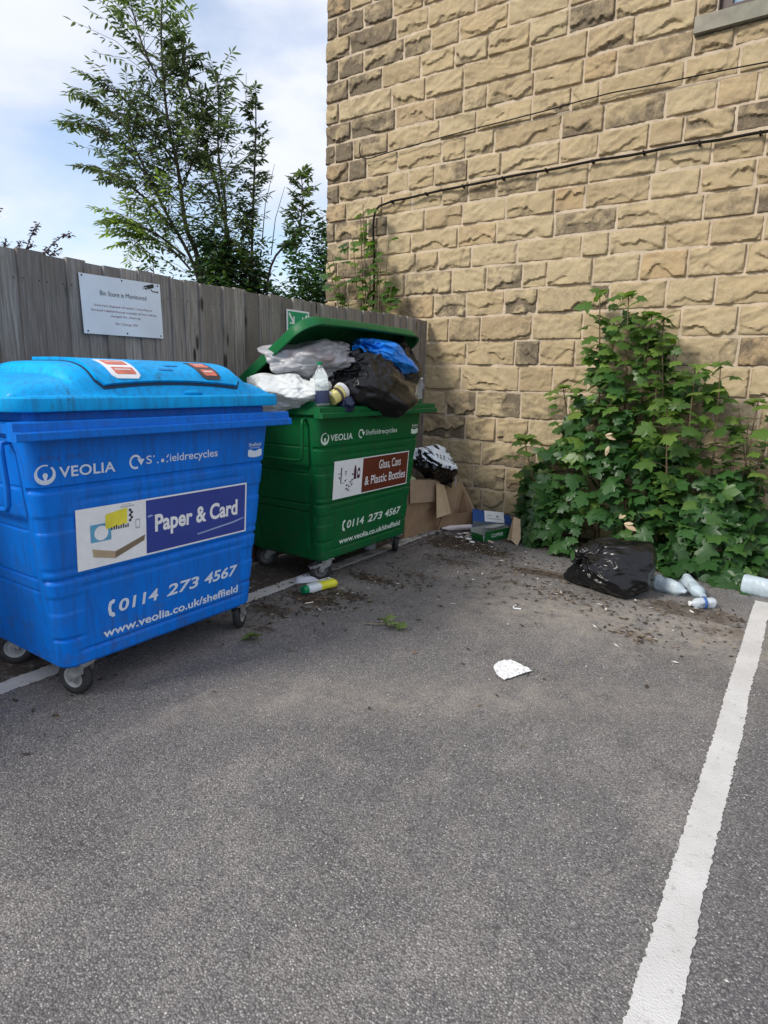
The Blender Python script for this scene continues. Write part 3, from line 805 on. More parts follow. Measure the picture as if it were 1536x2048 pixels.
def bin_graphics(root, board, panel_col, words, ink, green):
    # sheet behind the words
    pm = flat('label_' + board, panel_col, 0.35, 0.08, 5)
    f = Flat(place_front())
    f.rect(-.478, .612, .490, .886, 0)
    lab = f.build('label', MAT_WHITE, root)
    f = Flat(place_front())
    f.rect(-.139, .620, .480, .878, 0, .0008)
    if not green:
        f.text(words[0], -.092, .425, .722, .078, 1, .0016, bold=.03)
        f.poly([(.16, .655), (.40, .676), (.47, .690), (.47, .696), (.39, .684), (.155, .662)], 2, .0016)
        f.poly([(-.13, .795), (-.10, .800), (-.11, .806), (-.13, .804)], 2, .0016)
    else:
        f.text(words[0], .07, .375, .780, .066, 1, .0016, bold=.007)
        f.text(words[1], -.105, .455, .672, .066, 1, .0016, bold=.007)
    f.build('printed_panel', [pm, MAT_WHITE, flat('pale_scuff', (0.30, 0.38, 0.62), 0.5)], lab)
    f = Flat(place_front())
    if not green:
        tan, tan2, yel, blu, gry = 0, 1, 2, 3, 4
        f.poly([(-.41, .70), (-.30, .668), (-.145, .718), (-.25, .742)], 5, .0008)
        f.poly([(-.41, .70), (-.30, .668), (-.302, .635), (-.405, .662)], tan, .0009)
        f.poly([(-.30, .668), (-.145, .718), (-.152, .690), (-.302, .635)], tan2, .0010)
        for k in range(3): f.line((-.30, .660 - .008 * k), (-.148, .710 - .008 * k), .0015, 6, .0014)
        f.rect(-.415, .728, -.318, .808, blu, .0012); f.disc(-.365, .766, .033, 5, .0017)
        f.poly([(-.345, .795), (-.238, .815), (-.236, .862), (-.343, .846)], yel, .0016); f.poly([(-.342, .778), (-.238, .79), (-.238, .815), (-.345, .795)], 2, .0019)
        for k in range(8): f.rect(-.318 + k * .0115, .770, -.312 + k * .0115, .783 + .004 * (k % 3), 6, .0023)
        for k in range(5): f.disc(-.222 + .008 * (k % 2), .80 + .012 * k, .007, 6, .0012 + .0002 * k, 7)
        f.rect(-.196, .755, -.172, .80, gry, .0012); f.rect(-.192, .762, -.176, .793, 5, .0016)
        f.rect(-.27, .865, -.20, .870, gry, .0012); f.rect(-.262, .876, -.215, .878, gry, .0012)
        f.build('picture', [flat('print_tan', (.42, .32, .20)), flat('print_brown', (.25, .19, .12)), flat('print_yellow', (.75, .66, .05)), flat('print_blue', (.10, .34, .52)), flat('print_grey', (.42, .43, .44)), MAT_WHITE, MAT_BLACKINK], lab)
    else:
        f.rect(-.40, .725, -.388, .835, 1, .0008); f.line((-.43, .79), (-.40, .795), .004, 1, .0010); f.disc(-.415, .762, .008, 1, .0012)
        f.line((-.40, .722), (-.35, .72), .003, 1, .0010)
        f.rect(-.35, .80, -.33, .805, 1, .0008); f.rect(-.345, .775, -.337, .80, 1, .0010)
        f.poly([(-.245, .735), (-.215, .735), (-.215, .80), (-.225, .838), (-.235, .838), (-.245, .80)], 0, .0008)
        f.poly([(-.205, .735), (-.172, .74), (-.168, .79), (-.178, .815), (-.196, .815), (-.204, .79)], 0, .0010); f.disc(-.187, .778, .011, 2, .0016, ry=.016)
        for k, (a, b) in enumerate(((-.345, .735), (-.325, .70), (-.33, .675), (-.30, .69), (-.285, .72), (-.265, .735), (-.262, .775), (-.31, .665), (-.27, .70))):
            f.disc(a, b, .0075, 1, .0008 + .0003 * k, 8); f.line((a, b), (a + .018, b + .012 - .006 * (k % 4)), .003, 1, .0040 + .0003 * k)
        f.build('picture', [flat('print_plum', (.055, .012, .03)), MAT_BLACKINK, MAT_WHITE], lab)
    # white lettering straight on the paint
    f = Flat(place_front())
    f.text('VEOLIA', -.537, -.288, 1.034, .042, bold=.018, spacing=1.05)
    f.build('company_lettering', ink, root)
    f = Flat(place_front())
    n = 40; cx, cy = -.594, 1.051; O = []; I = []
    for k in range(n + 1):
        an = R(70) + 2 * math.pi * k / n * (336 / 360.) 
        O.append((cx + .043 * math.cos(an), cy + .041 * math.sin(an))); I.append((cx + .031 * math.cos(an), cy + .006 + .029 * math.sin(an)))
    f.band(O, I); f.disc(cx, cy - .003, .0105, 0, .0004)
    f.poly([(cx - .010, cy - .006), (cx - .003, cy - .026), (cx + .003, cy - .026), (cx + .010, cy - .006)], 0, .0008)
    f.build('company_logo', ink, root)
    f = Flat(place_front())
    cx, cy = -.188, 1.065; O = []; I = []
    for k in range(31):
        an = R(30) + R(265) * k / 30
        O.append((cx + .031 * math.cos(an), cy + .033 * math.sin(an))); I.append((cx + .022 * math.cos(an), cy + .023 * math.sin(an)))
    f.band(O, I); f.poly([(cx + .008, cy + .014), (cx + .046, cy + .010), (cx + .028, cy - .018)], 0, .0005)
    f.build('loop_logo', ink, root)
    f = Flat(place_front())
    if green:
        f.text('Sheffield', -.132, .045, 1.051, .037, bold=.0); f.text('recycles', .05, .285, 1.051, .036, bold=.008)
    else:
        # part of the first word has worn away
        f.text('S', -.132, -.103, 1.050, .037, bold=.004); f.line((-.093, 1.078), (-.091, 1.087), .006)
        f.line((-.075, 1.050), (-.068, 1.052), .006); f.disc(-.045, 1.058, .009, 0, 0, 8); f.line((-.022, 1.071), (-.012, 1.083), .006); f.line((-.024, 1.049), (-.016, 1.053), .005)
        f.text('ield', -.004, .075, 1.050, .036, bold=.004); f.text('recycles', .082, .285, 1.050, .037, bold=.010)
    f.build('recycling_lettering', ink, root)
    f = Flat(place_front())
    f.text('Sheffield', .500, .590, 1.083, .017, bold=.008); f.text('City Council', .510, .580, 1.071, .008, bold=.006)
    f.poly([(x - .020, z) for x, z in [(.515, 1.062), (.530, 1.066), (.545, 1.060), (.565, 1.055), (.585, 1.060), (.600, 1.066), (.616, 1.062), (.616, 1.030), (.598, 1.024), (.566, 1.021), (.533, 1.024), (.515, 1.030)]], 0)
    f.build('council_emblem', ink, root)
    f = Flat(place_front())
    f.poly([(-.318, .441), (-.338, .432), (-.346, .402), (-.340, .368), (-.322, .354), (-.310, .358), (-.314, .374), (-.326, .380), (-.330, .402), (-.326, .418), (-.314, .421), (-.308, .436)])
    f.build('phone_symbol', ink, root)
    for word, u0, u1, sh_ in (('0114', -.290, -.078, .12), ('273', -.030, .170, .18), ('4567', .205, .436, .18)):
        f = Flat(place_front()); f.text(word, u0, u1, .372, .055, bold=.022, shear=sh_); f.build('phone_digits', ink, root)
    f = Flat(place_front())
    f.text('www.veolia.co.uk/sheffield', -.372, .440, .266, .040, bold=.022)
    f.build('web_address', ink, root)

def wheelie(loc, mat, mat_lid, label, green):
    root = empty('wheeled_bin', loc)
    tag(root, label, 'waste bin')
    bin_body(root, mat, green)
    a, b = front_x(1.235), half_w(1.235)
    sweep_ring(root, 'rim', [(-.032, 1.20), (.006, 1.20), (.022, 1.215), (.022, 1.25), (.008, 1.256), (.006 if green else -.022, 1.262), (.006 if green else -.024, 1.30), (-.032, 1.30)], mat, a, b, .06)
    # two-step comb bar along the front
    extrude_y(root, 'lifting_bar', [(a + .012, 1.196), (a + .085, 1.196), (a + .088, 1.200), (a + .088, 1.226), (a + .082, 1.231), (a + .066, 1.233), (a + .064, 1.262), (a + .060, 1.266), (a + .024, 1.268), (a + .012, 1.25)], -.735, .735, mat)
    for sx in (-1, 1):
        h = MB()
        ys = sx * half_w(1.0)
        o = .042 * sx
        h.tube([(.30, sx * half_w(1.17) - .005 * sx, 1.185), (.30, sx * half_w(1.16) + o * .8, 1.175), (.298, sx * half_w(1.1) + o, 1.14), (.29, ys + o, 1.0), (.285, ys + o, .925), (.268, ys + o, .905), (.2, ys + o, .90), (-.16, ys + o, .90), (-.185, ys + o * .7, .90), (-.19, ys - .006 * sx, .90)], .0115, 10)
        h.build('side_handle', mat, root, 60)
    rots = [R(18), R(-60), R(52), R(40)] if not green else [R(58), R(-48), R(40), R(150)]
    for i, (cx, cy) in enumerate(((.300, -.45), (.285, .50), (-.25, -.44), (-.25, .45))):
        caster(root, cx, cy, rots[i], i == 1 or (green and i == 0), flat('grimy_wheel_rim', (0.12, 0.12, 0.12), 0.6, 0.2, 25, dirt=0.7) if green else None)
    return root

BLUE = m_bin('blue_bin_plastic', (0.0, 0.16, 0.66), (0.0, 0.12, 0.52), (0.25, 0.42, 0.65))
BLUELID = m_bin('pale_blue_lid_plastic', (0.0, 0.385, 0.84), (0.004, 0.27, 0.62), (0.2, 0.45, 0.6), 0.8)
GREEN = m_bin('green_bin_plastic', (0.002, 0.112, 0.030), (0.002, 0.082, 0.024), (0.15, 0.3, 0.18))
INK_B = flat('pale_blue_white_lettering', (0.62, 0.70, 0.80), 0.45, 0.05)
INK_G = flat('greenish_white_lettering', (0.66, 0.76, 0.68), 0.45, 0.05)

BX, BY = -2.915, 1.86
GX, GY = -3.115, 3.835
blue = wheelie((BX, BY, 0), BLUE, BLUELID, 'blue four-wheeled paper and card bin with its domed lid shut', False)
bin_graphics(blue, 'blue_panel', (0.022, 0.045, 0.27), ['Paper & Card'], INK_B, False)
f = Flat(place_front()); f.text('EN 840', -.61, -.40, 1.105, .022, bold=.0); f.build('embossed_marking', flat('dull_blue_moulding', (0.006, 0.10, 0.42), 0.5), blue)
green = wheelie((GX, GY, 0), GREEN, GREEN, 'green four-wheeled glass and cans bin, lid propped open by rubbish', True)
bin_graphics(green, 'brown_panel', (0.135, 0.028, 0.016), ['Glass, Cans', '& Plastic Bottles'], INK_G, True)

def blue_lid(root):
    a, b = .455, .715
    lid = empty  # noqa
    prof = [(-.03, 1.305), (.0, 1.300), (.012, 1.303), (.016, 1.312), (.014, 1.352), (.006, 1.360), (-.03, 1.362)]
    nx, ny = 90, 190
    xs = np.linspace(-a, a, nx); ys = np.linspace(-b, b, ny)
    X, Y = np.meshgrid(xs, ys)
    def surf(X, Y):
        # end shoulders: low rounded barrel; hood: higher barrel between its two ends
        def barrel(hx, y0, y1, hh, px, py, off):
            u = np.clip(np.abs(X + off) / hx, 0, 1); c = (y0 + y1) / 2; w = (y1 - y0) / 2
            v = np.clip(np.abs(Y - c) / w, 0, 1)
            return hh * (1 - u ** px) ** .62 * (1 - v ** py) ** .5
        sh = barrel(.437, -.705, .655, .092, 4.0, 9.0, .0)
        ho = barrel(.427, -.47, .53, .146, 4.2, 20.0, .0)
        return 1.358 + np.maximum(sh, ho)
    Z = surf(X, Y)
    V = np.stack([X.ravel(), Y.ravel(), Z.ravel()], 1)
    # clip the corners of the sheet to the flange outline
    r = .10
    dx = np.abs(V[:, 0]) - (a - r); dy = np.abs(V[:, 1]) - (b - r); k = np.hypot(np.maximum(dx, 0), np.maximum(dy, 0))
    over = (dx > 0) & (dy > 0) & (k > r)
    sc = np.where(over, r / np.maximum(k, 1e-6), 1)
    V[over, 0] = np.sign(V[over, 0]) * ((a - r) + dx[over] * sc[over]); V[over, 1] = np.sign(V[over, 1]) * ((b - r) + dy[over] * sc[over])
    lid = np_mesh('lid', V, grid_faces(ny, nx), BLUELID, root, 50)
    ring = sweep_ring(lid, 'lid_flange', prof, BLUELID, a, b, .10)
    # deposit flap lying on the hood
    def patch(name, x0, x1, y0, y1, lift, th, mat, n=(26, 50), rad=.03, bow=0.0):
        uu = np.linspace(0, 1, n[0]); vv = np.linspace(0, 1, n[1]); U, W = np.meshgrid(uu, vv)
        x = x0 + (x1 - x0) * U; y = y0 + (y1 - y0) * W
        x = x + bow * np.sin(np.pi * W) * (U)              # lower edge arches a little
        e = np.minimum((x1 - x0) * (1 - U), 9)
        # rounded lower corners
        du = np.clip(rad - (x1 - x), 0, rad); y = y0 + (y1 - y0) * W
        inset = rad - np.sqrt(np.maximum(rad ** 2 - du ** 2, 0))
        y = (y - (y0 + y1) / 2) * (1 - 2 * inset / (y1 - y0)) + (y0 + y1) / 2
        z = surf(x, y); h = .004
        nzx = (surf(x + h, y) - surf(x - h, y)) / (2 * h); q = np.sqrt(1 + nzx ** 2)
        top = np.stack([x - nzx / q * lift, y, z + lift / q], -1).reshape(-1, 3)
        bot = np.stack([x - nzx / q * (lift - th), y, z + (lift - th) / q], -1).reshape(-1, 3)
        m, k = n[1], n[0]; N = m * k
        edge = [i for i in range(k)] + [i * k + k - 1 for i in range(1, m)] + [(m - 1) * k + i for i in range(k - 2, -1, -1)] + [i * k for i in range(m - 2, 0, -1)]
        E = np.array(edge); E2 = np.roll(E, -1)
        return np_mesh(name, np.concatenate([top, bot]), [grid_faces(m, k), np.stack([E, E + N, E2 + N, E2], 1)], mat, lid, 40)
    patch('flap_seam_shade', -.10, .4215, -.355, .455, .0035, .006, flat('seam_shade', (0.008, 0.03, 0.07), 0.7), rad=.035, bow=-.012)  # dark strip added as painted shadow along the seam round the flap
    patch('deposit_flap', -.10, .413, -.345, .445, .017, .022, BLUELID, bow=-.012)
    wp = flat('sticker_white', (0.74, 0.70, 0.68), 0.4, 0.12, 30)
    rd = flat('sticker_faded_red', (0.62, 0.16, 0.10), 0.45, 0.2, 30)
    for y0, y1, edge in ((-.268, -.125, MAT_WHITE), (.215, .335, flat('sticker_dark_border', (0.05, 0.04, 0.04), 0.4))):
        s = patch('warning_sticker', .255, .398, y0, y1, .0195, .0015, edge, (14, 18), .02)
        c0 = s
        w = y1 - y0
        for x0, x1, mm in ((.27, .325, rd), (.345, .382, rd)):
            q = patch('printed_block', x0, x1, y0 + .02 + (.006 if x0 > .33 else 0), y1 - .016, 0.0205, .0008, mm, (8, 14), .006); q.parent = s
        for k in range(2):
            q = patch('printed_line',   .292 + .065 * k, .298 + .065 * k, y0 + .035, y1 - .03, .0215, .0006, wp, (4, 10), .001); q.parent = s
    # moulded mark between the stickers and the hand grip on the edge
    for y0, y1, x0 in ((.0, .075, .345), (.055, .13, .31)):
        patch('moulded_mark', x0, x0 + .011, y0, y1, .0195, .002, flat('mark_blue', (0.008, 0.19, 0.5), 0.5), (4, 10), .002)
    g = MB(); g.tube([(.424, .07, 1.368), (.438, .09, 1.370), (.442, .13, 1.371), (.438, .17, 1.370), (.424, .19, 1.368)], [.008, .011, .012, .011, .008], 8); g.build('lid_grip', BLUELID, lid, 60)
blue_lid(blue)

def green_lid(root):
    """shallow tray of a lid, hinged at the back and held open"""
    A = R(33.0)
    a, b, r = .455, .715, .15
    rows = []
    P, N, S, T = rr_loop(a, b, r, 40, 24, 14); n = len(P)
    def ring(off, z, scale=1.0): return np.concatenate([(P + N * off) * scale, np.full((n, 1), z)], 1)
    rows = [ring(0, .085, .02), ring(0, .085, .35), ring(0, .08, .65), ring(0, .068, .86), ring(-.02, .052), ring(-.006, .042), ring(0, .028), ring(.006, -.016), ring(.014, -.022), ring(.014, -.030), ring(-.004, -.030), ring(-.012, .02), ring(-.03, .040), ring(0, .056, .85), ring(0, .068, .35), ring(0, .070, .02)]
    V = np.concatenate(rows)
    V[:, 0] += a                              # hinge line at x = 0
    c, s = math.cos(A), math.sin(A)
    sag = .012 * np.cos(V[:, 1] / b * 1.5) * (V[:, 0] / (2 * a))
    X = V[:, 0] * c - (V[:, 2] + sag) * s; Z = V[:, 0] * s + (V[:, 2] + sag) * c
    W = np.stack([X - .405, V[:, 1], Z + 1.315], 1)
    o = np_mesh('lid', W, grid_faces(len(rows), n, 0, True), GREEN, root, 40)
    h = MB()
    for y in (-.45, .45):
        h.box((-.415, y, 1.285), (.05, .10, .05))
    h.tube([(-.425, -.62, 1.295), (-.425, .62, 1.295)], .014, 10)
    h.build('lid_hinge', GREEN, root, 40)
green_lid(green)

# ---------------------------------------------------------------- bags, bottles and boxes
def nrm(a): return a / np.maximum(np.linalg.norm(a, axis=-1, keepdims=True), 1e-9)
def bag(name, loc, rad, knot, seed, mat, folds=9, amp=.10, crumple=.06, flat_z=None, parent=None, nth=80, nph=150, sq=1.0, scale=3.0, lump=.10, facets=0):
    """polythene bag: a lumpy ellipsoid whose folds gather towards the knot"""
    th = np.linspace(0.0, math.pi, nth); ph = np.linspace(0, 2 * math.pi, nph + 1)[:-1]
    TH, PH = np.meshgrid(th, ph, indexing='ij')
    D = np.stack([np.sin(TH) * np.cos(PH), np.sin(TH) * np.sin(PH), np.cos(TH)], -1)
    wv = fbm(D * 1.7, 3, seed)
    warp = PH + .55 * fbm(D * 2.1, 3, seed + 3)
    f1 = 1 - np.abs(np.sin(warp * folds / 2.0)) * 2
    f2 = 1 - np.abs(np.sin(warp * (folds * 1.7) / 2.0 + 1.3)) * 2
    g = np.exp(-(TH / 1.25) ** 2)
    U = np.stack([np.cos(warp) * 1.4, np.sin(warp) * 1.4, TH * .55], -1)      # creases run away from the knot
    rr = 1 + amp * g * (f1 * .6 + f2 * .4) + lump * wv + crumple * ridged(U * scale * .55, 2, seed + 9, .45) + crumple * .7 * ridged(D * scale * .6, 2, seed + 5, .4)
    if facets:
        rgf = np.random.default_rng(seed * 7 + 1); K = nrm(rgf.normal(0, 1, (facets, 3))); dk = rgf.uniform(.80, 1.06, facets)
        Dw = nrm(D + .10 * np.stack([fbm(D * 2.4, 2, seed + 31), fbm(D * 2.4, 2, seed + 32), fbm(D * 2.4, 2, seed + 33)], -1))
        rk = dk / np.maximum(Dw @ K.T, .12)
        hard = 1.0 / np.power(np.sum(np.power(1.0 / rk, 34.0), -1), 1 / 34.0)
        rr = rr * np.minimum(hard, 1.3) * 1.02
    rr = rr * (1 - .30 * np.exp(-(TH / .16) ** 2)) + .10 * np.exp(-(TH / .05) ** 2)
    Pm = D * rr[..., None]
    kz = Vector(knot).normalized(); q = Vector((0, 0, 1)).rotation_difference(kz).to_matrix()
    Pm = Pm.reshape(-1, 3) @ np.array(q).T
    if sq != 1.0: Pm = np.sign(Pm) * np.abs(Pm) ** sq
    Pm = Pm * np.array(rad)
    Pm = Pm + 0.0
    o_loc = np.array(loc)
    if flat_z is not None:
        zmin = flat_z - loc[2]; below = Pm[:, 2] < zmin + .03
        t = Pm[below, 2] - (zmin + .03); Pm[below, 2] = zmin + .03 + t * .03 / np.maximum(.03, .03 - t) * 1.0
        Pm[:, 2] = np.maximum(Pm[:, 2], zmin + .001)
    o = np_mesh(name, Pm, grid_faces(nth, nph, 0, True)[:, ::-1], mat, parent, 180)
    o.location = loc
    return o

def knot_tuft(parent, knot, rad, seed, mat, L=.09, spread=.05):
    k = Vector(knot).normalized(); a = k.orthogonal().normalized(); b = k.cross(a)
    base = Vector((k.x * rad[0], k.y * rad[1], k.z * rad[2])) * .84
    n = 40; rows = 7; V = []; rg = np.random.default_rng(seed)
    ph0 = rg.uniform(0, 6)
    for i in range(rows):
        t = i / (rows - 1)
        r = .014 + spread * t ** 1.5
        for j in range(n):
            an = 2 * math.pi * j / n
            rrr = r * (1 + .55 * t * math.sin(an * 7 + ph0 + t) + .2 * math.sin(an * 3))
            V.append(base + k * (L * t * (1 + .25 * math.sin(an * 4 + ph0))) + (a * math.cos(an) * 1.5 + b * math.sin(an) * .6) * rrr)
    m = MB(); m.add(V, [(i * n + j, i * n + (j + 1) % n, (i + 1) * n + (j + 1) % n, (i + 1) * n + j) for i in range(rows - 1) for j in range(n)])
    return m.build('knot', mat, parent, 180)

FILM_BLACK = m_film('black_polythene', (0.005, 0.005, 0.006), 0.29, 4, 0.06, 0.42)
FILM_BLACK2 = m_film('dark_polythene', (0.011, 0.010, 0.010), 0.42, 14, 0.4, 0.4)
FILM_BLUE = m_film('blue_polythene', (0.005, 0.21, 0.74), 0.35, 12, 0.4, 0.5)
FILM_GREY = m_film('grey_white_polythene', (0.50, 0.50, 0.52), 0.34, 9, 0.4, 0.5, 0.25, (0.42, 0.33, 0.34))
FILM_WHITE = m_film('white_polythene', (0.76, 0.78, 0.77), 0.42, 7, 0.45, 0.4, 0.2)
CLEAR = m_clear('clear_plastic'); MILKY = m_film('milky_bottle_plastic', (0.62, 0.72, 0.78), 0.32, 20, 0.15, 0.5, 0.35)

kd = (-.15, -.75, .55)
b1 = bag('rubbish_bag', (-1.06, 4.50, .18), (.30, .285, .195), (-.80, -.52, .20), 9, FILM_BLACK, 11, .075, .006, 0.0, lump=.09, facets=36, nth=120, nph=220)
knot_tuft(b1, (-.80, -.52, .20), (.30, .285, .195), 3, FILM_BLACK, .03, .014)
tag(b1, 'full black rubbish bag lying on the tarmac against the leafy shrub', 'rubbish bag')
b2 = bag('rubbish_bag', (-2.765, 3.80, 1.40), (.27, .41, .245), (-.35, -.45, .80), 14, FILM_BLACK, 12, .10, .008, None, lump=.10, facets=30, nth=120, nph=220)
tag(b2, 'shiny black rubbish bag bulging over the front rim of the green bin', 'rubbish bag')
b3 = bag('rubbish_bag', (-2.91, 4.37, 1.50), (.23, .215, .26), (.1, .35, .85), 23, FILM_BLACK2, 8, .08, .02, None, facets=26)
tag(b3, 'dull black rubbish bag at the far end of the green bin', 'rubbish bag')
b4 = bag('carrier_bag', (-2.79, 4.06, 1.615), (.19, .32, .105), (-.2, -.95, .35), 31, FILM_BLUE, 9, .16, .03, None, scale=2.4, lump=.12, facets=20, nth=100, nph=180)
b4.rotation_euler = (R(-8), R(16), 0)
tag(b4, 'crumpled bright blue carrier bag on top of the black bag in the green bin', 'carrier bag')
b5 = bag('plastic_sack', (-3.0, 3.44, 1.575), (.25, .31, .135), (.5, .8, .25), 44, FILM_GREY, 8, .10, .03, None, scale=2.6, lump=.14, facets=26, nth=110, nph=200)
b5.rotation_euler = (R(10), R(6), 0)
tag(b5, 'grey-white crumpled plastic sack pushed up under the open green lid', 'plastic sack')
b6 = bag('plastic_sack', (-3.0, 3.17, 1.345), (.25, .175, .115), (.2, .8, .5), 52, FILM_WHITE, 8, .10, .03, None, scale=2.6, lump=.14, facets=24, nth=110, nph=200)
tag(b6, 'white plastic sack spilling over the near end of the green bin', 'plastic sack')

def bottle(name, loc, rot, L, rad, mat, capmat, label, cat, crush=0.0, seed=1, ribs=7, capparts='cap', liquid=None, group=None):
    root = empty(name, loc, rot=rot); tag(root, label, cat, group)
    prof = [(0.0, 0.0), (rad * .8, 0.0), (rad, rad * .25)]
    for k in range(ribs * 4 + 1):
        t = k / (ribs * 4.0); prof.append((rad * (1 - .05 * abs(math.sin(t * ribs * math.pi)) ** 4), rad * .3 + t * (L * .66 - rad * .3)))
    prof += [(rad * .86, L * .74), (rad * .6, L * .82), (rad * .36, L * .88), (rad * .33, L * .94), (rad * .30, L * .945), (0, L * .945)]
    m = MB(); m.lathe(prof, 28); V = np.array([p[:] for p in m.v])
    if crush:
        nrm = V / max(L, .01)
        d = fbm(V / rad * .55 + seed, 3, seed)
        mid = np.exp(-((V[:, 2] / L - .4) / .35) ** 2)
        V[:, 0] *= (1 + crush * d * 1.0); V[:, 1] *= 1 - crush * .8 * mid * (0.6 + .6 * d); V[:, 0] += crush * rad * .6 * fbm(V / rad * .4 + 7, 2, seed + 2) * mid
        rr = np.hypot(V[:, 0], V[:, 1]); k = np.minimum(1, rad * 1.02 / np.maximum(rr, 1e-6)); V[:, 0] *= k; V[:, 1] *= k
    m.v = [tuple(p) for p in V]
    m.build('bottle_body', mat, root, 50)
    if capmat:
        c = MB(); c.lathe([(0, L * .94), (rad * .40, L * .94), (rad * .42, L * .95), (rad * .42, L * .995), (rad * .38, L), (0, L)], 18); c.build('cap', capmat, root, 40)
    return root
CAPG = flat('green_cap', (0.0, 0.22, 0.08), 0.4); CAPW = flat('white_cap', (0.75, 0.76, 0.76), 0.4)
bo = bottle('water_bottle', (-2.69, 3.205, 1.27), (R(2), R(-4), 0), .285, .047, CLEAR, CAPG, 'clear ribbed bottle with a green cap standing in the green bin', 'bottle')
wr = MB(); wr.lathe([(.0478, .02), (.0482, .022), (.0482, .10), (.0478, .102)], 20); wr.build('wrapper', flat('dark_blue_wrap', (0.02, 0.03, 0.08), 0.4), bo, 60)
bottle('water_bottle', (-2.76, 4.50, 1.275), (R(-10), R(4), 0), .20, .040, CLEAR, CAPW, 'small clear bottle with a white cap at the far rim of the green bin', 'bottle', .3, 4)

def pot():
    r = empty('yogurt_pot', (-2.675, 3.335, 1.345), rot=(R(-58), R(24), R(10))); tag(r, 'yellow and white plastic pot lying on the front rim of the green bin', 'pot')
    m = MB(); m.lathe([(0, -.07), (.040, -.07), (.043, -.065), (.053, .05), (.053, .055)], 26); m.build('pot_wall', flat('pale_yellow_card', (0.72, 0.62, 0.22), 0.5, 0.15, 20), r, 40)
    m = MB(); m.lathe([(.0535, .030), (.057, .032), (.058, .062), (.050, .066), (0, .060)], 26); m.build('lid', flat('pot_lid_white', (0.72, 0.72, 0.70), 0.4), r, 40)
    m = MB(); m.lathe([(.0478, -.015), (.0492, -.015), (.0512, .008), (.0498, .008)], 26); m.build('printed_band', flat('dark_print', (0.10, 0.08, 0.05), 0.5), r, 60)
pot()
rag = bag('carrier_bag', (-2.645, 3.40, 1.285), (.05, .045, .045), (0, .3, 1), 66, flat('navy_film', (0.012, 0.02, 0.06), 0.35, 0.3), 5, .3, .2, None, nth=30, nph=50)
tag(rag, 'small navy scrap of bag hanging on the front rim of the green bin', 'carrier bag')
sw = bag('tissue', (-2.80, 3.30, 1.41), (.06, .05, .055), (0, .2, 1), 71, FILM_WHITE, 5, .3, .25, None, nth=40, nph=60)
tag(sw, 'white crumpled tissue behind the yellow pot in the green bin', 'tissue')

# --- boxes beside the green bin
def panel(mb, o, eu, ev, th=.004, mi=0, mi2=None):
    """thin board spanned by two edge vectors"""
    o, eu, ev = Vector(o), Vector(eu), Vector(ev); n = eu.cross(ev).normalized() * th
    P = [o, o + eu, o + eu + ev, o + ev]; Q = [p - n for p in P]
    mb.add(P + Q, [(0, 1, 2, 3)], mi)
    mb.add(P + Q, [(7, 6, 5, 4), (0, 4, 5, 1), (1, 5, 6, 2), (2, 6, 7, 3), (3, 7, 4, 0)], mi if mi2 is None else mi2)

def big_box():
    r = empty('cardboard_box', (-3.0, 5.07, 0), rz=R(-3)); tag(r, 'large brown cardboard box with a folded flap, wedged beside the green bin', 'cardboard box')
    d, w, h = .40, .60, .49
    m = MB()
    panel(m, (0, -w / 2, 0), (0, w, 0), (-.012, 0, h)); panel(m, (-d, w / 2, 0), (0, -w, 0), (0, 0, h))
    panel(m, (-.004, w / 2, 0), (-d + .008, 0, 0), (-.006, 0, h)); panel(m, (-d + .004, -w / 2, 0), (d - .008, 0, 0), (-.006, 0, h))
    panel(m, (-d + .006, -w / 2 + .006, .006), (d - .012, 0, 0), (0, w - .012, 0))
    m.build('box_sides', MAT_CARD, r)
    f = MB(); panel(f, (-.008, w / 2 - .02, h + .004), (.03, -.03, -.21), (0, -w + .09, .05), .004); f.build('front_flap', flat('pale_flap_card', (0.37, 0.265, 0.18), 0.85, 0.12, 9, 0.1, spec=0.2), r)
    t = MB(); panel(t, (-d + .01, -w / 2 + .01, h + .012), (d - .03, .0, .02), (0, w - .05, -.01), .004); t.build('top_flap', MAT_CARDIN, r)
    k = MB(); panel(k, (-.05, -w / 2 - .01, h + .03), (-.16, .08, .03), (.03, .20, .02), .003); k.build('paper_liner', flat('greenish_paper', (0.42, 0.46, 0.26), 0.8, 0.2, 12), r)
    c = MB()
    for q in range(2): c.poly = None; panel(c, (.0035 - .0008 * q, .05 + .01 * q, .20 + .02 * q), (0, .10, .012), (0, 0, .004), .0006)
    c.build('printed_mark', MAT_BLACKINK, r)
big_box()
def board(mb, P, o, th=.004, mi=0, mi2=None):
    """thin flat board through world points P, stored relative to o"""
    Q = [Vector(p) - Vector(o) for p in P]; n = (Q[1] - Q[0]).cross(Q[2] - Q[0]).normalized() * th; k = len(Q)
    W = Q + [q - n for q in Q]
    mb.add(W, [tuple(range(k))], mi)
    mb.add(W, [tuple(reversed(range(k, 2 * k)))] + [(i, k + i, k + (i + 1) % k, (i + 1) % k) for i in range(k)], mi if mi2 is None else mi2)
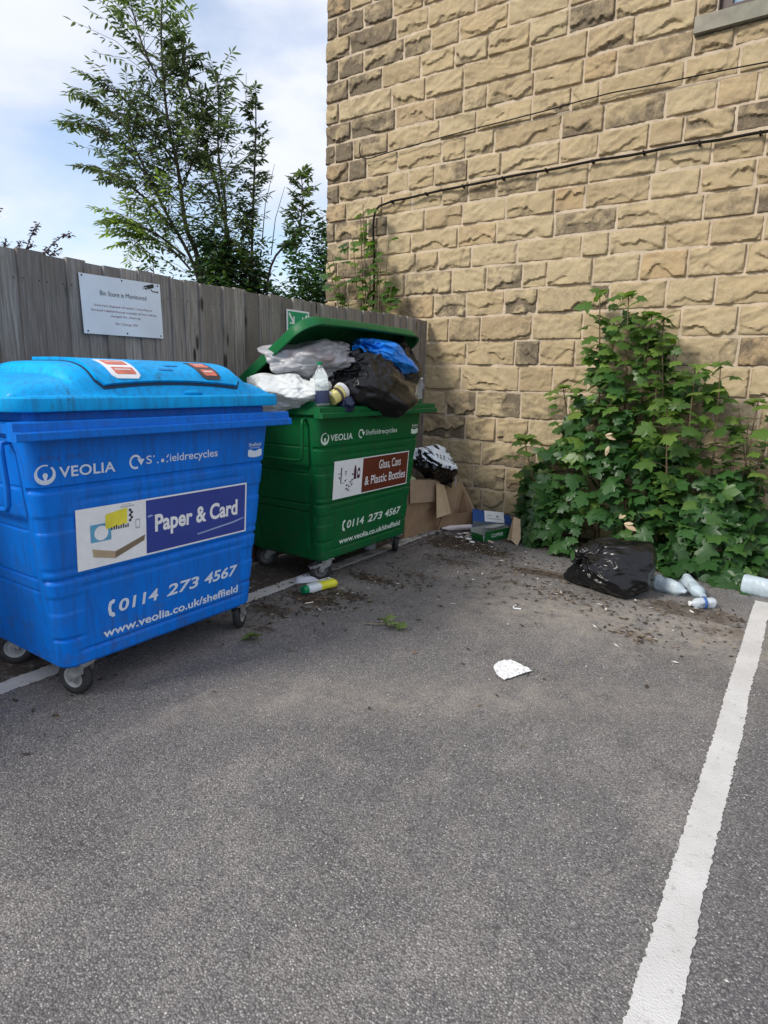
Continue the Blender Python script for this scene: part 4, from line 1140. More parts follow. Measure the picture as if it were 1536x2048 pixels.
def open_box():
    o = (-2.95, 5.48, 0); r = empty('cardboard_box', o); tag(r, 'open brown cardboard box tipped forward with its pale side flap folded out', 'cardboard box')
    FLb, FRb, BLb, BRb = (-2.92, 5.24, .006), (-2.76, 5.61, .006), (-3.17, 5.35, .012), (-3.02, 5.72, .012)
    FLt, FRt, BLt, BRt = (-2.895, 5.27, .155), (-2.725, 5.655, .160), (-3.14, 5.40, .44), (-2.985, 5.80, .43)
    m = MB()
    board(m, [FLb, FRb, FRt, FLt], o, .004, 0, 1); board(m, [BRb, BLb, BLt, BRt], o, .004, 0, 1)
    board(m, [FRb, BRb, BRt, FRt], o, .004, 0, 1); board(m, [BLb, FLb, FLt, BLt], o, .004, 0, 1)
    board(m, [FRb, FLb, BLb, BRb], o, .004, 0, 1)
    m.build('box_sides', [MAT_CARD, MAT_CARDIN], r)
    f = MB(); board(f, [(-2.865, 5.10, .165), (-2.850, 5.355, .170), (-2.965, 5.405, .435), (-2.955, 5.225, .478)], o)
    f.build('side_flap', flat('light_flap_card', (0.56, 0.42, 0.27), 0.85, 0.08, 10, 0.1, spec=0.2), r)
    g = MB(); rg = np.random.default_rng(5)
    for k in range(30):
        a, b = rg.uniform(.1, .9), rg.uniform(.08, .7); p = Vector(FLb) * (1 - a) * (1 - b) + Vector(FRb) * a * (1 - b) + Vector(BLb) * (1 - a) * b + Vector(BRb) * a * b - Vector(o)
        p.z = .045 + rg.uniform(0, .055)
        g.box(p, (rg.uniform(.02, .06), rg.uniform(.015, .04), rg.uniform(.01, .035)), int(rg.choice([0, 0, 1, 2])), Matrix.Rotation(rg.uniform(0, 3), 3, 'Z') @ Matrix.Rotation(rg.uniform(-.5, .5), 3, 'X'))
    s = g.build('scraps', [MAT_CARDIN, flat('dark_scrap', (0.03, 0.028, 0.03), 0.5), MAT_WHITE], None)
    s.location = o
    tag(s, 'paper and dark scraps lying in the bottom of the open cardboard box', 'scraps', kind='stuff')
open_box()
def carrier_print():
    b = bag('carrier_bag', (-3.07, 5.36, .635), (.17, .31, .155), (.45, .95, -.55), 83, FILM_BLACK, 9, .14, .04, None, scale=2.6, lump=.12, facets=22)
    b.rotation_euler = (R(-14), 0, 0)
    tag(b, 'black carrier bag with white printed letters heaped on the big cardboard box', 'carrier bag')
    # white print: rows of the bag's own film colour pattern built as a patch following the bag
    me = b.data; n = len(me.vertices); co = np.empty(n * 3, dtype=np.float32); me.vertices.foreach_get('co', co); co = co.reshape(-1, 3)
    idx = np.empty(len(me.polygons) * 4, dtype=np.int32)
    FV = [p.vertices[:] for p in me.polygons]
    V = []; F = []; mp = {}
    for p in me.polygons:
        c = p.center; nn = p.normal
        if nn.x * .62 - nn.y * .30 + nn.z * .60 < .30 or c.y > .10 or c.z < -.03: continue
        if abs(c.y + .05) + .5 * abs(c.z - .06) + .03 * vnoise(np.array([[c.y * 20, c.z * 20, 0]]), 3)[0] > .24: continue
        row = (c.z + c.x * .5 + 1) * 16 % 1.0
        if row < .5 and vnoise(np.array([[c.y * 60, math.floor((c.z + c.x * .5 + 1) * 16) * 3.0, 1.0]]), 12)[0] > .22: continue
        f = []
        for v in p.vertices:
            if v not in mp:
                mp[v] = len(V); w = co[v] + np.array(me.vertices[v].normal) * .0035; V.append(w)
            f.append(mp[v])
        F.append(tuple(f))
    m = MB(); m.add(V, F); m.build('white_print', flat('bag_white_print', (0.78, 0.84, 0.92), 0.4, 0.05), b, 180)
    h = MB(); h.tube([(.06, .17, .03), (.10, .24, -.02), (.115, .30, -.10), (.10, .335, -.17)], [.009, .007, .006, .005], 6); h.build('bag_handle', MAT_WHITE, b, 60)
carrier_print()

def blue_carton():
    o = (-2.55, 5.65, 0); r = empty('flat_carton', o); tag(r, 'flat blue carton with a white printed label by the wall', 'carton')
    TL, TR, BR, BL = map(Vector, ((-2.72, 5.56, .205), (-2.44, 5.87, .115), (-2.375, 5.77, .05), (-2.655, 5.45, .105)))
    dn = lambda p, z: Vector((p.x, p.y, z))
    m = MB(); board(m, [BL, BR, TR, TL], o, .003)
    board(m, [dn(BL, .004), dn(BR, .004), BR, BL], o, .003, 1, 0); board(m, [dn(TR, .004), dn(TL, .004), TL, TR], o, .003); board(m, [dn(TL, .004), dn(BL, .004), BL, TL], o, .003); board(m, [dn(BR, .004), dn(TR, .004), TR, BR], o, .003)
    m.build('carton_sides', [flat('blue_carton_card', (0.010, 0.070, 0.26), 0.5, 0.15, 12), flat('grey_carton_inside', (0.16, 0.19, 0.20), 0.6, 0.1)], r)
    n = (BR - BL).cross(TL - BL).normalized()
    f = Flat(lambda u, v, l: BL + (BR - BL) * u + (TL - BL) * v + n * (.0012 + l) - Vector(o))
    f.rect(.30, .06, .80, .93, 0, .0)
    f.text('paper', .36, .50, .50, .16, 1, .0008); f.rect(.60, .45, .66, .62, 1, .0008); f.rect(.36, .30, .72, .34, 1, .0008)
    f.build('label', [MAT_WHITE, flat('grey_print', (.3, .32, .36))], r)
blue_carton()
def green_tray():
    r = empty('display_tray', (-2.32, 5.275, .0), rz=R(-17.5)); tag(r, 'open green cardboard tray with pale lettering beside the shrub', 'tray')
    d, w, h = .16, .33, .105
    m = MB()
    panel(m, (0, -w / 2, 0), (0, w, 0), (.01, 0, h), .004, 0, 1); panel(m, (-d, w / 2, 0), (0, -w, 0), (-.02, 0, h + .0), .004, 0, 1)
    panel(m, (-.005, w / 2, 0), (-d + .01, 0, 0), (0, .01, h), .004, 0, 1); panel(m, (-d + .005, -w / 2, 0), (d - .01, 0, 0), (0, -.015, h - .03), .004, 0, 1)
    panel(m, (-d + .006, -w / 2 + .006, .006), (d - .012, 0, 0), (0, w - .012, 0), .004, 1)
    m.build('tray_sides', [flat('green_tray_card', (0.008, 0.12, 0.025), 0.45, 0.12, 14), flat('grey_card_inside', (0.30, 0.315, 0.29), 0.7, 0.08)], r)
    f = Flat(lambda u, v, l: (.0014 + v * .01 / h + l, u, v)); f.text('CLIPPER', -.075, .085, .038, .032, bold=.02); f.build('lettering', INK_G, r)
    k = MB(); panel(k, (-.14, -.02, .10), (.10, .02, .012), (.01, .16, .015), .003); k.build('inner_flap', flat('grey_card_flap', (0.42, 0.43, 0.40), 0.7), r)
green_tray()
def torn_card():
    o = (-2.15, 5.28, 0.0); m = MB()
    board(m, [(-2.235, 5.345, .004), (-2.16, 5.26, .03), (-2.075, 5.20, .004), (-2.065, 5.235, .06), (-2.10, 5.31, .13), (-2.13, 5.36, .215), (-2.20, 5.375, .225)], o, .004)
    ob = m.build('cardboard_piece', flat('torn_card', (0.50, 0.37, 0.24), 0.85, 0.12, 12, 0.2, spec=.2), None); ob.location = o
    tag(ob, 'torn brown piece of cardboard leaning between the green tray and the shrub', 'cardboard')
torn_card()
def lying(name, label, cat, p0, p1, rad, mat, capmat=None, crush=.25, seed=1, L=None, flatten=1.0):
    p0, p1 = Vector((p0[0], p0[1], rad * flatten)), Vector((p1[0], p1[1], rad * .75 * flatten)); d = p1 - p0
    q = Vector((0, 0, 1)).rotation_difference(d.normalized())
    o = bottle(name, p0, q.to_euler(), d.length, rad, mat, capmat, label, cat, crush, seed, 5)
    return o
lying('milk_bottle', 'pale milk bottle with a green label edge nearest the black bag', 'bottle', (-.80, 4.70), (-.575, 4.62), .056, MILKY, None, .6, 3)
lying('milk_bottle', 'pale milk bottle slanting out from under the shrub, middle of its row', 'bottle', (-.64, 4.90), (-.475, 4.60), .053, MILKY, MILKY, .5, 9)
o = lying('milk_bottle', 'crushed clear bottle with a blue band in front of the shrub', 'bottle', (-.40, 4.52), (-.535, 4.42), .040, m_clear('crushed_clear', (.78, .84, .9), .2, .5), CAPW, .45, 12)
wr = MB(); wr.lathe([(.0395, .06), (.0415, .062), (.0415, .078), (.0395, .08)], 20); wr.build('wrapper', flat('blue_band', (0.03, 0.10, 0.30), 0.4), o, 60)
lying('milk_bottle', 'large pale milk bottle lying across the end of the white line', 'bottle', (-.28, 5.02), (.06, 4.99), .068, MILKY, CAPW, .35, 21)
lying('plastic_bottle', 'white and pink plastic bottle lying in front of the open cardboard box', 'bottle', (-2.66, 5.52), (-2.92, 5.26), .032, flat('pinkish_plastic', (0.66, 0.58, 0.58), 0.35, 0.2, 8), flat('black_cap', (.015, .015, .018), .4), .3, 6)

def squeezy():
    r = empty('washing_up_bottle', (-2.70, 3.185, .034), rot=(0, 0, 0)); tag(r, 'yellow and white squeezy bottle with a green cap on the tarmac', 'bottle')
    # runs from foot (far) to cap (near): axis along local -y
    r.rotation_euler = (0, R(0), R(-11))
    def slab(y0, y1, w0, w1, h0, h1, mat, name, n=16, ends=.9):
        m = MB(); rows = 9; V = []
        for i in range(rows + 1):
            t = i / rows; y = y0 + (y1 - y0) * t; w = w0 + (w1 - w0) * t; h = h0 + (h1 - h0) * t
            e = 1.0
            for k in range(n):
                an = 2 * math.pi * k / n; c, s = math.cos(an), math.sin(an)
                V.append((w * math.copysign(abs(c) ** .6, c), y, h * math.copysign(abs(s) ** .75, s)))
        m.add(V, [(i * n + k, i * n + (k + 1) % n, (i + 1) * n + (k + 1) % n, (i + 1) * n + k) for i in range(rows) for k in range(n)] + [tuple(range(n)), tuple(rows * n + k for k in reversed(range(n)))])
        return m.build(name, mat, r, 40)
    Y = flat('yellow_wrap', (0.70, 0.66, 0.04), 0.35, 0.1); W = flat('white_bottle', (0.70, 0.76, 0.78), 0.3, 0.05)
    slab(.128, .112, .040, .048, .020, .030, Y, 'foot'); slab(.112, -.015, .048, .040, .030, .029, Y, 'bottle_body')
    slab(-.015, -.085, .040, .046, .029, .030, W, 'shoulder'); slab(-.085, -.115, .046, .026, .030, .024, W, 'neck'); slab(-.115, -.152, .030, .026, .028, .024, CAPG, 'cap')
    f = Flat(lambda u, v, l: (u, v, .0318 + l))
    f.poly([(-.034, .108), (.010, .108), (.006, .0), (-.030, .0)], 0); f.disc(-.010, .07, .011, 1, .0008); f.rect(-.02, .045, .000, .052, 1, .0008); f.rect(-.018, .088, -.004, .093, 1, .0008)
    f.build('label', [flat('pale_label', (0.70, 0.74, 0.62), 0.4), flat('dark_label_print', (0.05, 0.08, 0.09), 0.4)], r)
squeezy()
def white_tray():
    r = empty('plastic_tray', (-2.90, 3.30, .005), rz=R(-20)); tag(r, 'upturned white plastic food tray on the white line by the castor', 'tray')
    n = 24; V = []
    def ringp(w, l, z):
        out = []
        for k in range(n):
            an = 2 * math.pi * k / n; c, s = math.cos(an), math.sin(an)
            taper = 1 - .35 * (s < 0) * abs(s)
            out.append((w * math.copysign(abs(c) ** .6, c) * taper, l * math.copysign(abs(s) ** .7, s), z))
        return out
    m = MB(); rows = [ringp(.062, .115, .0), ringp(.066, .12, .003), ringp(.060, .112, .006), ringp(.050, .10, .034), ringp(.042, .09, .038)]
    V = [p for rr in rows for p in rr]
    m.add(V, [(i * n + k, i * n + (k + 1) % n, (i + 1) * n + (k + 1) % n, (i + 1) * n + k) for i in range(len(rows) - 1) for k in range(n)] + [tuple((len(rows) - 1) * n + k for k in range(n))])
    m.build('tray_shell', flat('tray_white', (0.68, 0.69, 0.74), 0.35, 0.05), r, 40)
    f = Flat(lambda u, v, l: (u, v, .0388 + l))
    for k in range(4): f.rect(-.025 + .01 * (k % 2), -.05 + .03 * k, .02, -.04 + .03 * k, 0)
    f.build('printed_mark', flat('tray_grey_print', (0.2, 0.2, 0.24)), r)
white_tray()
def grey_pot():
    r = empty('plastic_pot', (-3.08, 4.30, 0)); tag(r, 'grey translucent plastic tub standing under the green bin', 'pot')
    m = MB(); m.lathe([(0, .0), (.055, 0), (.060, .006), (.070, .12), (.073, .122), (.073, .128), (.066, .128), (.057, .01), (0, .008)], 30); m.build('tub_wall', flat('grey_tub_plastic', (0.30, 0.32, 0.33), 0.35, 0.1), r, 40)
    m = MB(); m.lathe([(.05, .128), (.0745, .129), (.0745, .138), (.07, .141), (0, .141)], 30); m.build('lid', flat('grey_tub_lid', (0.20, 0.20, 0.20), 0.4), r, 40)
grey_pot()
def paper():
    n, m_ = 26, 20
    U, W = np.meshgrid(np.linspace(0, 1, n), np.linspace(0, 1, m_))
    c = [np.array(p) for p in ((-1.205, 2.80), (-1.10, 2.70), (-1.025, 2.88), (-1.17, 2.935))]
    # the worn scrap narrows to a rounded near end
    P = ((1 - U) * (1 - W))[..., None] * c[0] + (U * (1 - W))[..., None] * c[1] + (U * W)[..., None] * c[2] + ((1 - U) * W)[..., None] * c[3]
    P[..., 1] -= .022 * np.sin(np.pi * U) * (1 - W); P[..., 0] -= .02 * np.sin(np.pi * W) * (1 - U)
    z = .006 + .004 * ridged(np.stack([P[..., 0] * 34, P[..., 1] * 34, U * 0], -1), 3, 8) + .003
    V = np.stack([P[..., 0], P[..., 1], np.maximum(z, .0045)], -1).reshape(-1, 3); k = len(V)
    t = NT('trodden_white_paper'); cc = t.coord(); t.set(color=t.mix(t.ramp(t.noise(cc, 70, 5, .7), [(.55, 0.0), (.66, .85)]), (0.80, 0.80, 0.80), (0.05, 0.05, 0.055)), rough=.6)
    B = V.copy(); B[:, 2] -= .0016
    E = [i for i in range(n)] + [i * n + n - 1 for i in range(1, m_)] + [(m_ - 1) * n + i for i in range(n - 2, -1, -1)] + [i * n for i in range(m_ - 2, 0, -1)]
    E = np.array(E); E2 = np.roll(E, -1)
    o = np_mesh('paper_scrap', np.concatenate([V, B]), [grid_faces(m_, n), grid_faces(m_, n, k)[:, ::-1], np.stack([E, E + k, E2 + k, E2], 1)], t.m, None, 60)
    tag(o, 'trodden white paper scrap with black marks alone on the open tarmac', 'paper')
paper()
m = MB(); m.tube([(-1.475, 3.745, .006), (-1.475, 3.69, .006), (-1.462, 3.672, .007), (-1.42, 3.69, .006)], .004, 6)
tag(m.build('plastic_hook', MAT_WHITE, None, 60), 'tiny white bent plastic hook on the bare tarmac', 'hook')
m = MB(); m.tube([(-2.60, 2.915, .0045), (-2.575, 2.965, .0045)], .0042, 8)
tag(m.build('cigarette_end', flat('cigarette_paper', (0.66, 0.6, 0.5), .8), None, 60), 'pale cigarette end just below the squeezy bottle cap', 'cigarette end')

# ---------------------------------------------------------------- leaves and plants
def leaf_maple():
    half = [(0.0, 0.0), (0.16, -0.13), (0.36, -0.10), (0.29, 0.06), (0.40, 0.10), (0.58, 0.20), (0.62, 0.30), (0.50, 0.33), (0.36, 0.42), (0.30, 0.47), (0.36, 0.60), (0.33, 0.73), (0.22, 0.70), (0.17, 0.80), (0.0, 1.02)]
    pts = half + [(-x, y) for x, y in reversed(half[1:-1])]
    V = [(x, y, -0.30 * abs(x) ** 1.4 - 0.22 * max(0, y - .2) ** 2 + .04 * math.sin(9 * y + 5 * x)) for x, y in pts]; n = len(V)
    V.append((0, .26, 0.02))
    return np.array(V), np.array([(i, (i + 1) % n, n) for i in range(n)])
def leaf_oval(w=.17):
    V = [(0, 0, 0), (w * .7, .22, -.02), (w, .5, -.05), (w * .6, .8, -.11), (0, 1.0, -.18), (-w * .6, .8, -.11), (-w, .5, -.05), (-w * .7, .22, -.02), (0, .5, .03)]
    return np.array(V), np.array([(i, (i + 1) % 8, 8) for i in range(8)])
MAPLE, OVAL = leaf_maple(), leaf_oval()
def nrm(a): return a / np.maximum(np.linalg.norm(a, axis=-1, keepdims=True), 1e-9)
def leaves(name, kind, pos, fwd, upv, size, tone, mat, parent):
    bv, bf = kind; pos = np.asarray(pos); N = len(pos)
    fwd = nrm(np.asarray(fwd)); x = nrm(np.cross(fwd, upv)); z = np.cross(x, fwd)
    V = pos[:, None, :] + np.asarray(size)[:, None, None] * (bv[None, :, 0, None] * x[:, None] + bv[None, :, 1, None] * fwd[:, None] + bv[None, :, 2, None] * z[:, None])
    k = len(bv); F = (bf[None] + (np.arange(N) * k)[:, None, None]).reshape(-1, 3)
    return np_mesh(name, V.reshape(-1, 3), F, mat, parent, 60, None, {'tone': ('POINT', np.repeat(tone, k))})
SYC = m_leaf('sycamore_leaf', (0.016, 0.052, 0.016), (0.045, 0.118, 0.030), (0.13, 0.22, 0.04), 0.32, 0.40)
SYC2 = m_leaf('young_sycamore_leaf', (0.03, 0.075, 0.018), (0.075, 0.15, 0.03), (0.16, 0.24, 0.05), 0.35, 0.4)
ASH = m_leaf('ash_leaf', (0.075, 0.092, 0.078), (0.125, 0.168, 0.085), (0.26, 0.36, 0.06), 0.58, 0.36)
DARK = m_leaf('dark_shrub_leaf', (0.030, 0.065, 0.038), (0.065, 0.13, 0.055), (0.14, 0.23, 0.06), 0.45, 0.45)
LIME = m_leaf('lime_shrub_leaf', (0.04, 0.085, 0.012), (0.10, 0.18, 0.02), (0.20, 0.29, 0.035), 0.35, 0.5)
PURP = m_leaf('purple_tinged_leaf', (0.045, 0.028, 0.05), (0.085, 0.05, 0.085), (0.16, 0.09, 0.15), 0.25, 0.5)

def sycamore():
    root = empty('sycamore_shrub', (-1.2, 5.75, 0)); o = np.array([-1.2, 5.75, 0])
    tag(root, 'large green sycamore shrub growing out of the foot of the stone wall', 'shrub')
    rg = np.random.default_rng(3)
    outline = [(-2.26, .30), (-2.20, .60), (-2.08, .84), (-1.95, .92), (-1.85, 1.10), (-1.76, 1.42), (-1.66, 1.95), (-1.45, 2.06), (-1.22, 1.95), (-1.08, 1.74), (-.92, 1.56), (-.75, 1.46), (-.6, 1.34), (-.48, 1.08), (-.36, .82), (-.30, .50), (-.20, .26)]
    ox = np.array([p[0] for p in outline]); oz = np.array([p[1] for p in outline])
    pos = []; tone = []; size = []
    def depth(x, z, top): return (0.74 * (1 - np.clip(z / np.maximum(top, .1), 0, 1)) ** .75 + .10) * np.clip((x + 2.45) / .6, .30, 1) * (1 - .12 * np.exp(-((x + 1.0) / .3) ** 2))
    n = 0
    while n < 1050:
        x = rg.uniform(-2.24, -.20); top = np.interp(x, ox, oz); z = top * rg.random() ** .85
        if z > 1.45 and rg.random() < .45: continue
        # clearings where the wall shows through
        if vnoise(np.array([[x * 4.2, z * 4.2, 2.0]]), 41)[0] + (z / 1.7) * .38 > .52: continue
        d = depth(x, z, top) * (1 - .55 * rg.random() ** 2.2)
        y = YW - .06 - d
        pos.append((x + rg.normal(0, .02), y, max(z, .03))); 
        q = rg.random(); tone.append(np.clip(rg.normal(.36 + .20 * (z / 1.7) + (.30 if q < .12 else 0), .16), 0, 1)); size.append(rg.uniform(.07, .18) * (1.0 if z < 1.1 else .9)); n += 1
    pos = np.array(pos) - o; N = len(pos)
    # petioles fan outward; blades face up and out towards the light
    outv = np.stack([rg.normal(0, .75, N), -np.abs(rg.normal(.55, .35, N)), rg.normal(-.25, .35, N)], 1)
    upv = nrm(np.stack([rg.normal(0, .35, N), rg.normal(-.62, .3, N), rg.normal(.75, .3, N)], 1))
    leaves('foliage', MAPLE, pos, outv, upv, np.array(size), np.array(tone), SYC, root)
    # upright leaders carrying opposite pairs of paler leaves
    st = MB(); lp = []; lf = []; lu = []; ls = []; lt = []
    stems = [((-1.52, 5.80, 0.02), (-1.58, 5.70, 1.0), (-1.66, 5.62, 2.22)), ((-1.30, 5.82, .02), (-1.40, 5.72, 1.2), (-1.42, 5.62, 2.18)), ((-1.22, 5.82, .02), (-1.28, 5.72, 1.3), (-1.22, 5.62, 2.02)),
             ((-.98, 5.80, .02), (-1.02, 5.66, .9), (-1.10, 5.56, 1.72)), ((-.90, 5.75, .02), (-.92, 5.35, .6), (-.96, 5.24, 1.32)), ((-.66, 5.80, .02), (-.62, 5.62, .8), (-.66, 5.5, 1.62)), ((-1.70, 5.8, .02), (-1.76, 5.6, .8), (-1.88, 5.52, 1.42)),
             ((-2.0, 5.8, .02), (-2.10, 5.55, .5), (-2.2, 5.5, .95)), ((-.5, 5.8, .02), (-.42, 5.6, .6), (-.38, 5.55, 1.35)), ((-1.1, 5.8, .02), (-1.15, 5.68, 1.0), (-1.12, 5.6, 1.98)), ((-.8, 5.8, .02), (-.85, 5.6, 1.0), (-.84, 5.55, 1.6))]
    for a, b, c in stems:
        a, b, c = map(np.array, (a, b, c)); L_ = np.linalg.norm(c - a); k = 14
        pts = []
        for i in range(k + 1):
            t = i / k; p = (1 - t) ** 2 * a + 2 * t * (1 - t) * b + t * t * c; pts.append(p)
        st.tube([tuple(p - o) for p in pts], [.011 * (1 - .75 * i / k) + .0015 for i in range(k + 1)], 6)
        phi = rg.uniform(0, 3)
        npair = int(L_ / .125)
        for i in range(npair):
            t = .38 + .62 * (i + .5) / npair; p = (1 - t) ** 2 * a + 2 * t * (1 - t) * b + t * t * c; phi += math.pi / 2 + rg.normal(0, .2)
            for s in (0, math.pi):
                an = phi + s; pl = rg.uniform(.05, .17) * (1.15 - .5 * t); dv = np.array([math.cos(an), math.sin(an) * .8 - .25, rg.uniform(.1, .5)]); dv /= np.linalg.norm(dv)
                e = p + dv * pl
                if e[1] > YW - .07: e[1] = YW - .07
                st.tube([tuple(p - o), tuple((p + e) / 2 - o + np.array([0, 0, .006])), tuple(e - o)], [.0028, .002, .0016], 5)
                lp.append(e - o); f = dv * np.array([1, 1, 0]) + np.array([0, -.1, rg.uniform(-.5, .1)]); lf.append(f)
                lu.append(np.array([rg.normal(0, .3), rg.normal(-.45, .25), .85])); ls.append(rg.uniform(.085, .16) * (1.15 - .25 * t)); lt.append(np.clip(rg.normal(.42 + .25 * t, .17), 0, 1))
        for s in range(4):
            an = rg.uniform(0, 6.28); lp.append(c - o); lf.append((math.cos(an), math.sin(an) - .2, .25)); lu.append((rg.normal(0, .3), -.5, .8)); ls.append(rg.uniform(.07, .13)); lt.append(rg.uniform(.55, .95))
    st.build('stems', MAT_STEM, root, 60)
    leaves('leader_foliage', MAPLE, np.array(lp), np.array(lf), nrm(np.array(lu)), np.array(ls), np.array(lt), SYC2, root)
    # dead curled leaves
    DEAD = m_leaf('dead_leaf', (.3, .2, .11), (.42, .32, .2), (.5, .42, .28), .1, .7)
    for p, fv, sz in (((-1.42, 5.30, 1.04), (1, -.3, -.25), .10), ((-1.36, 5.22, .96), (-.2, -.4, -1.0), .085), ((-1.12, 4.94, .40), (1, -.2, -.35), .11), ((-1.16, 4.95, .43), (.5, -.1, .4), .06)):
        leaves('dead_leaf', leaf_oval(.20), np.array([p, p]) - o, np.array([fv, (fv[0] * .6, fv[1], fv[2] + .5)]), np.array([(0, -.7, .5), (.3, -.5, .5)]), np.array([sz, sz * .7]), np.array([.6, .9]), DEAD, root)
sycamore()

def fine_shrub():
    """finer yellowing plant at the right end of the shrub"""
    root = empty('wall_weed', (-.36, 5.72, 0)); o = np.array([-.36, 5.72, 0]); rg = np.random.default_rng(17)
    tag(root, 'spindly yellow-green weed to the right of the sycamore shrub', 'weed')
    st = MB(); lp = []; lf = []; lu = []; ls = []; lt = []
    for j in range(9):
        a = np.array([-.36 + rg.normal(0, .06), 5.78, .02]); c = np.array([-.36 + rg.uniform(-.22, .20), 5.58 + rg.uniform(-.1, .15), rg.uniform(.7, 1.42)]); b = (a + c) / 2 + np.array([rg.normal(0, .04), .04, .1])
        k = 10; pts = [(1 - t) ** 2 * a + 2 * t * (1 - t) * b + t * t * c for t in np.linspace(0, 1, k + 1)]
        st.tube([tuple(p - o) for p in pts], [.005 * (1 - .7 * i / k) + .001 for i in range(k + 1)], 5)
        for i in range(26):
            t = rg.uniform(.25, 1.0); p = (1 - t) ** 2 * a + 2 * t * (1 - t) * b + t * t * c; an = rg.uniform(0, 6.28)
            lp.append(p - o + np.array([math.cos(an), math.sin(an), 0]) * .012); lf.append((math.cos(an), math.sin(an) - .2, rg.uniform(-.2, .6))); lu.append((rg.normal(0, .3), -.4, .8)); ls.append(rg.uniform(.035, .085)); lt.append(rg.random())
    st.build('stems', MAT_STEM, root, 60)
    leaves('foliage', leaf_oval(.24), np.array(lp), np.array(lf), nrm(np.array(lu)), np.array(ls), np.array(lt), SYC2, root)
fine_shrub()

def corner_sapling():
    root = empty('sapling', (-4.1, 5.72, 0)); o = np.array([-4.1, 5.72, 0]); rg = np.random.default_rng(29)
    tag(root, 'slender green sapling rising behind the fence against the corner of the building', 'sapling')
    st = MB(); lp = []; lf = []; lu = []; ls = []; lt = []
    tips = [(-4.24, 3.26), (-4.30, 3.18), (-4.62, 2.78), (-4.52, 2.60), (-4.72, 2.72), (-3.92, 2.86), (-3.96, 2.66), (-4.16, 2.95), (-4.36, 2.92), (-3.85, 2.4)]
    for tx, tz in tips:
        a = np.array([-4.12 + rg.normal(0, .05), 5.74, .02]); c = np.array([tx, 5.74 + rg.uniform(-.12, .04), tz]); b = np.array([(-4.12 * .6 + tx * .4), 5.74, 1.6])
        k = 12; pts = [(1 - t) ** 2 * a + 2 * t * (1 - t) * b + t * t * c for t in np.linspace(0, 1, k + 1)]
        st.tube([tuple(p - o) for p in pts], [.008 * (1 - .7 * i / k) + .0015 for i in range(k + 1)], 5)
        for i in range(11):
            t = .62 + .38 * (i + rg.random()) / 11; p = (1 - t) ** 2 * a + 2 * t * (1 - t) * b + t * t * c; an = rg.uniform(0, 6.28)
            dv = np.array([math.cos(an), math.sin(an) * .6 - .2, .3]); e = p + dv * rg.uniform(.03, .09); e[1] = min(e[1], YW - .07)
            st.tube([tuple(p - o), tuple(e - o)], .0018, 4)
            lp.append(e - o); lf.append(dv + np.array([0, 0, rg.uniform(-.6, 0)])); lu.append((rg.normal(0, .3), -.5, .8)); ls.append(rg.uniform(.085, .15)); lt.append(np.clip(rg.normal(.45, .22), 0, 1))
    st.build('stems', MAT_STEM, root, 60)
    leaves('foliage', MAPLE, np.array(lp), np.array(lf), nrm(np.array(lu)), np.array(ls), np.array(lt), SYC2, root)
corner_sapling()

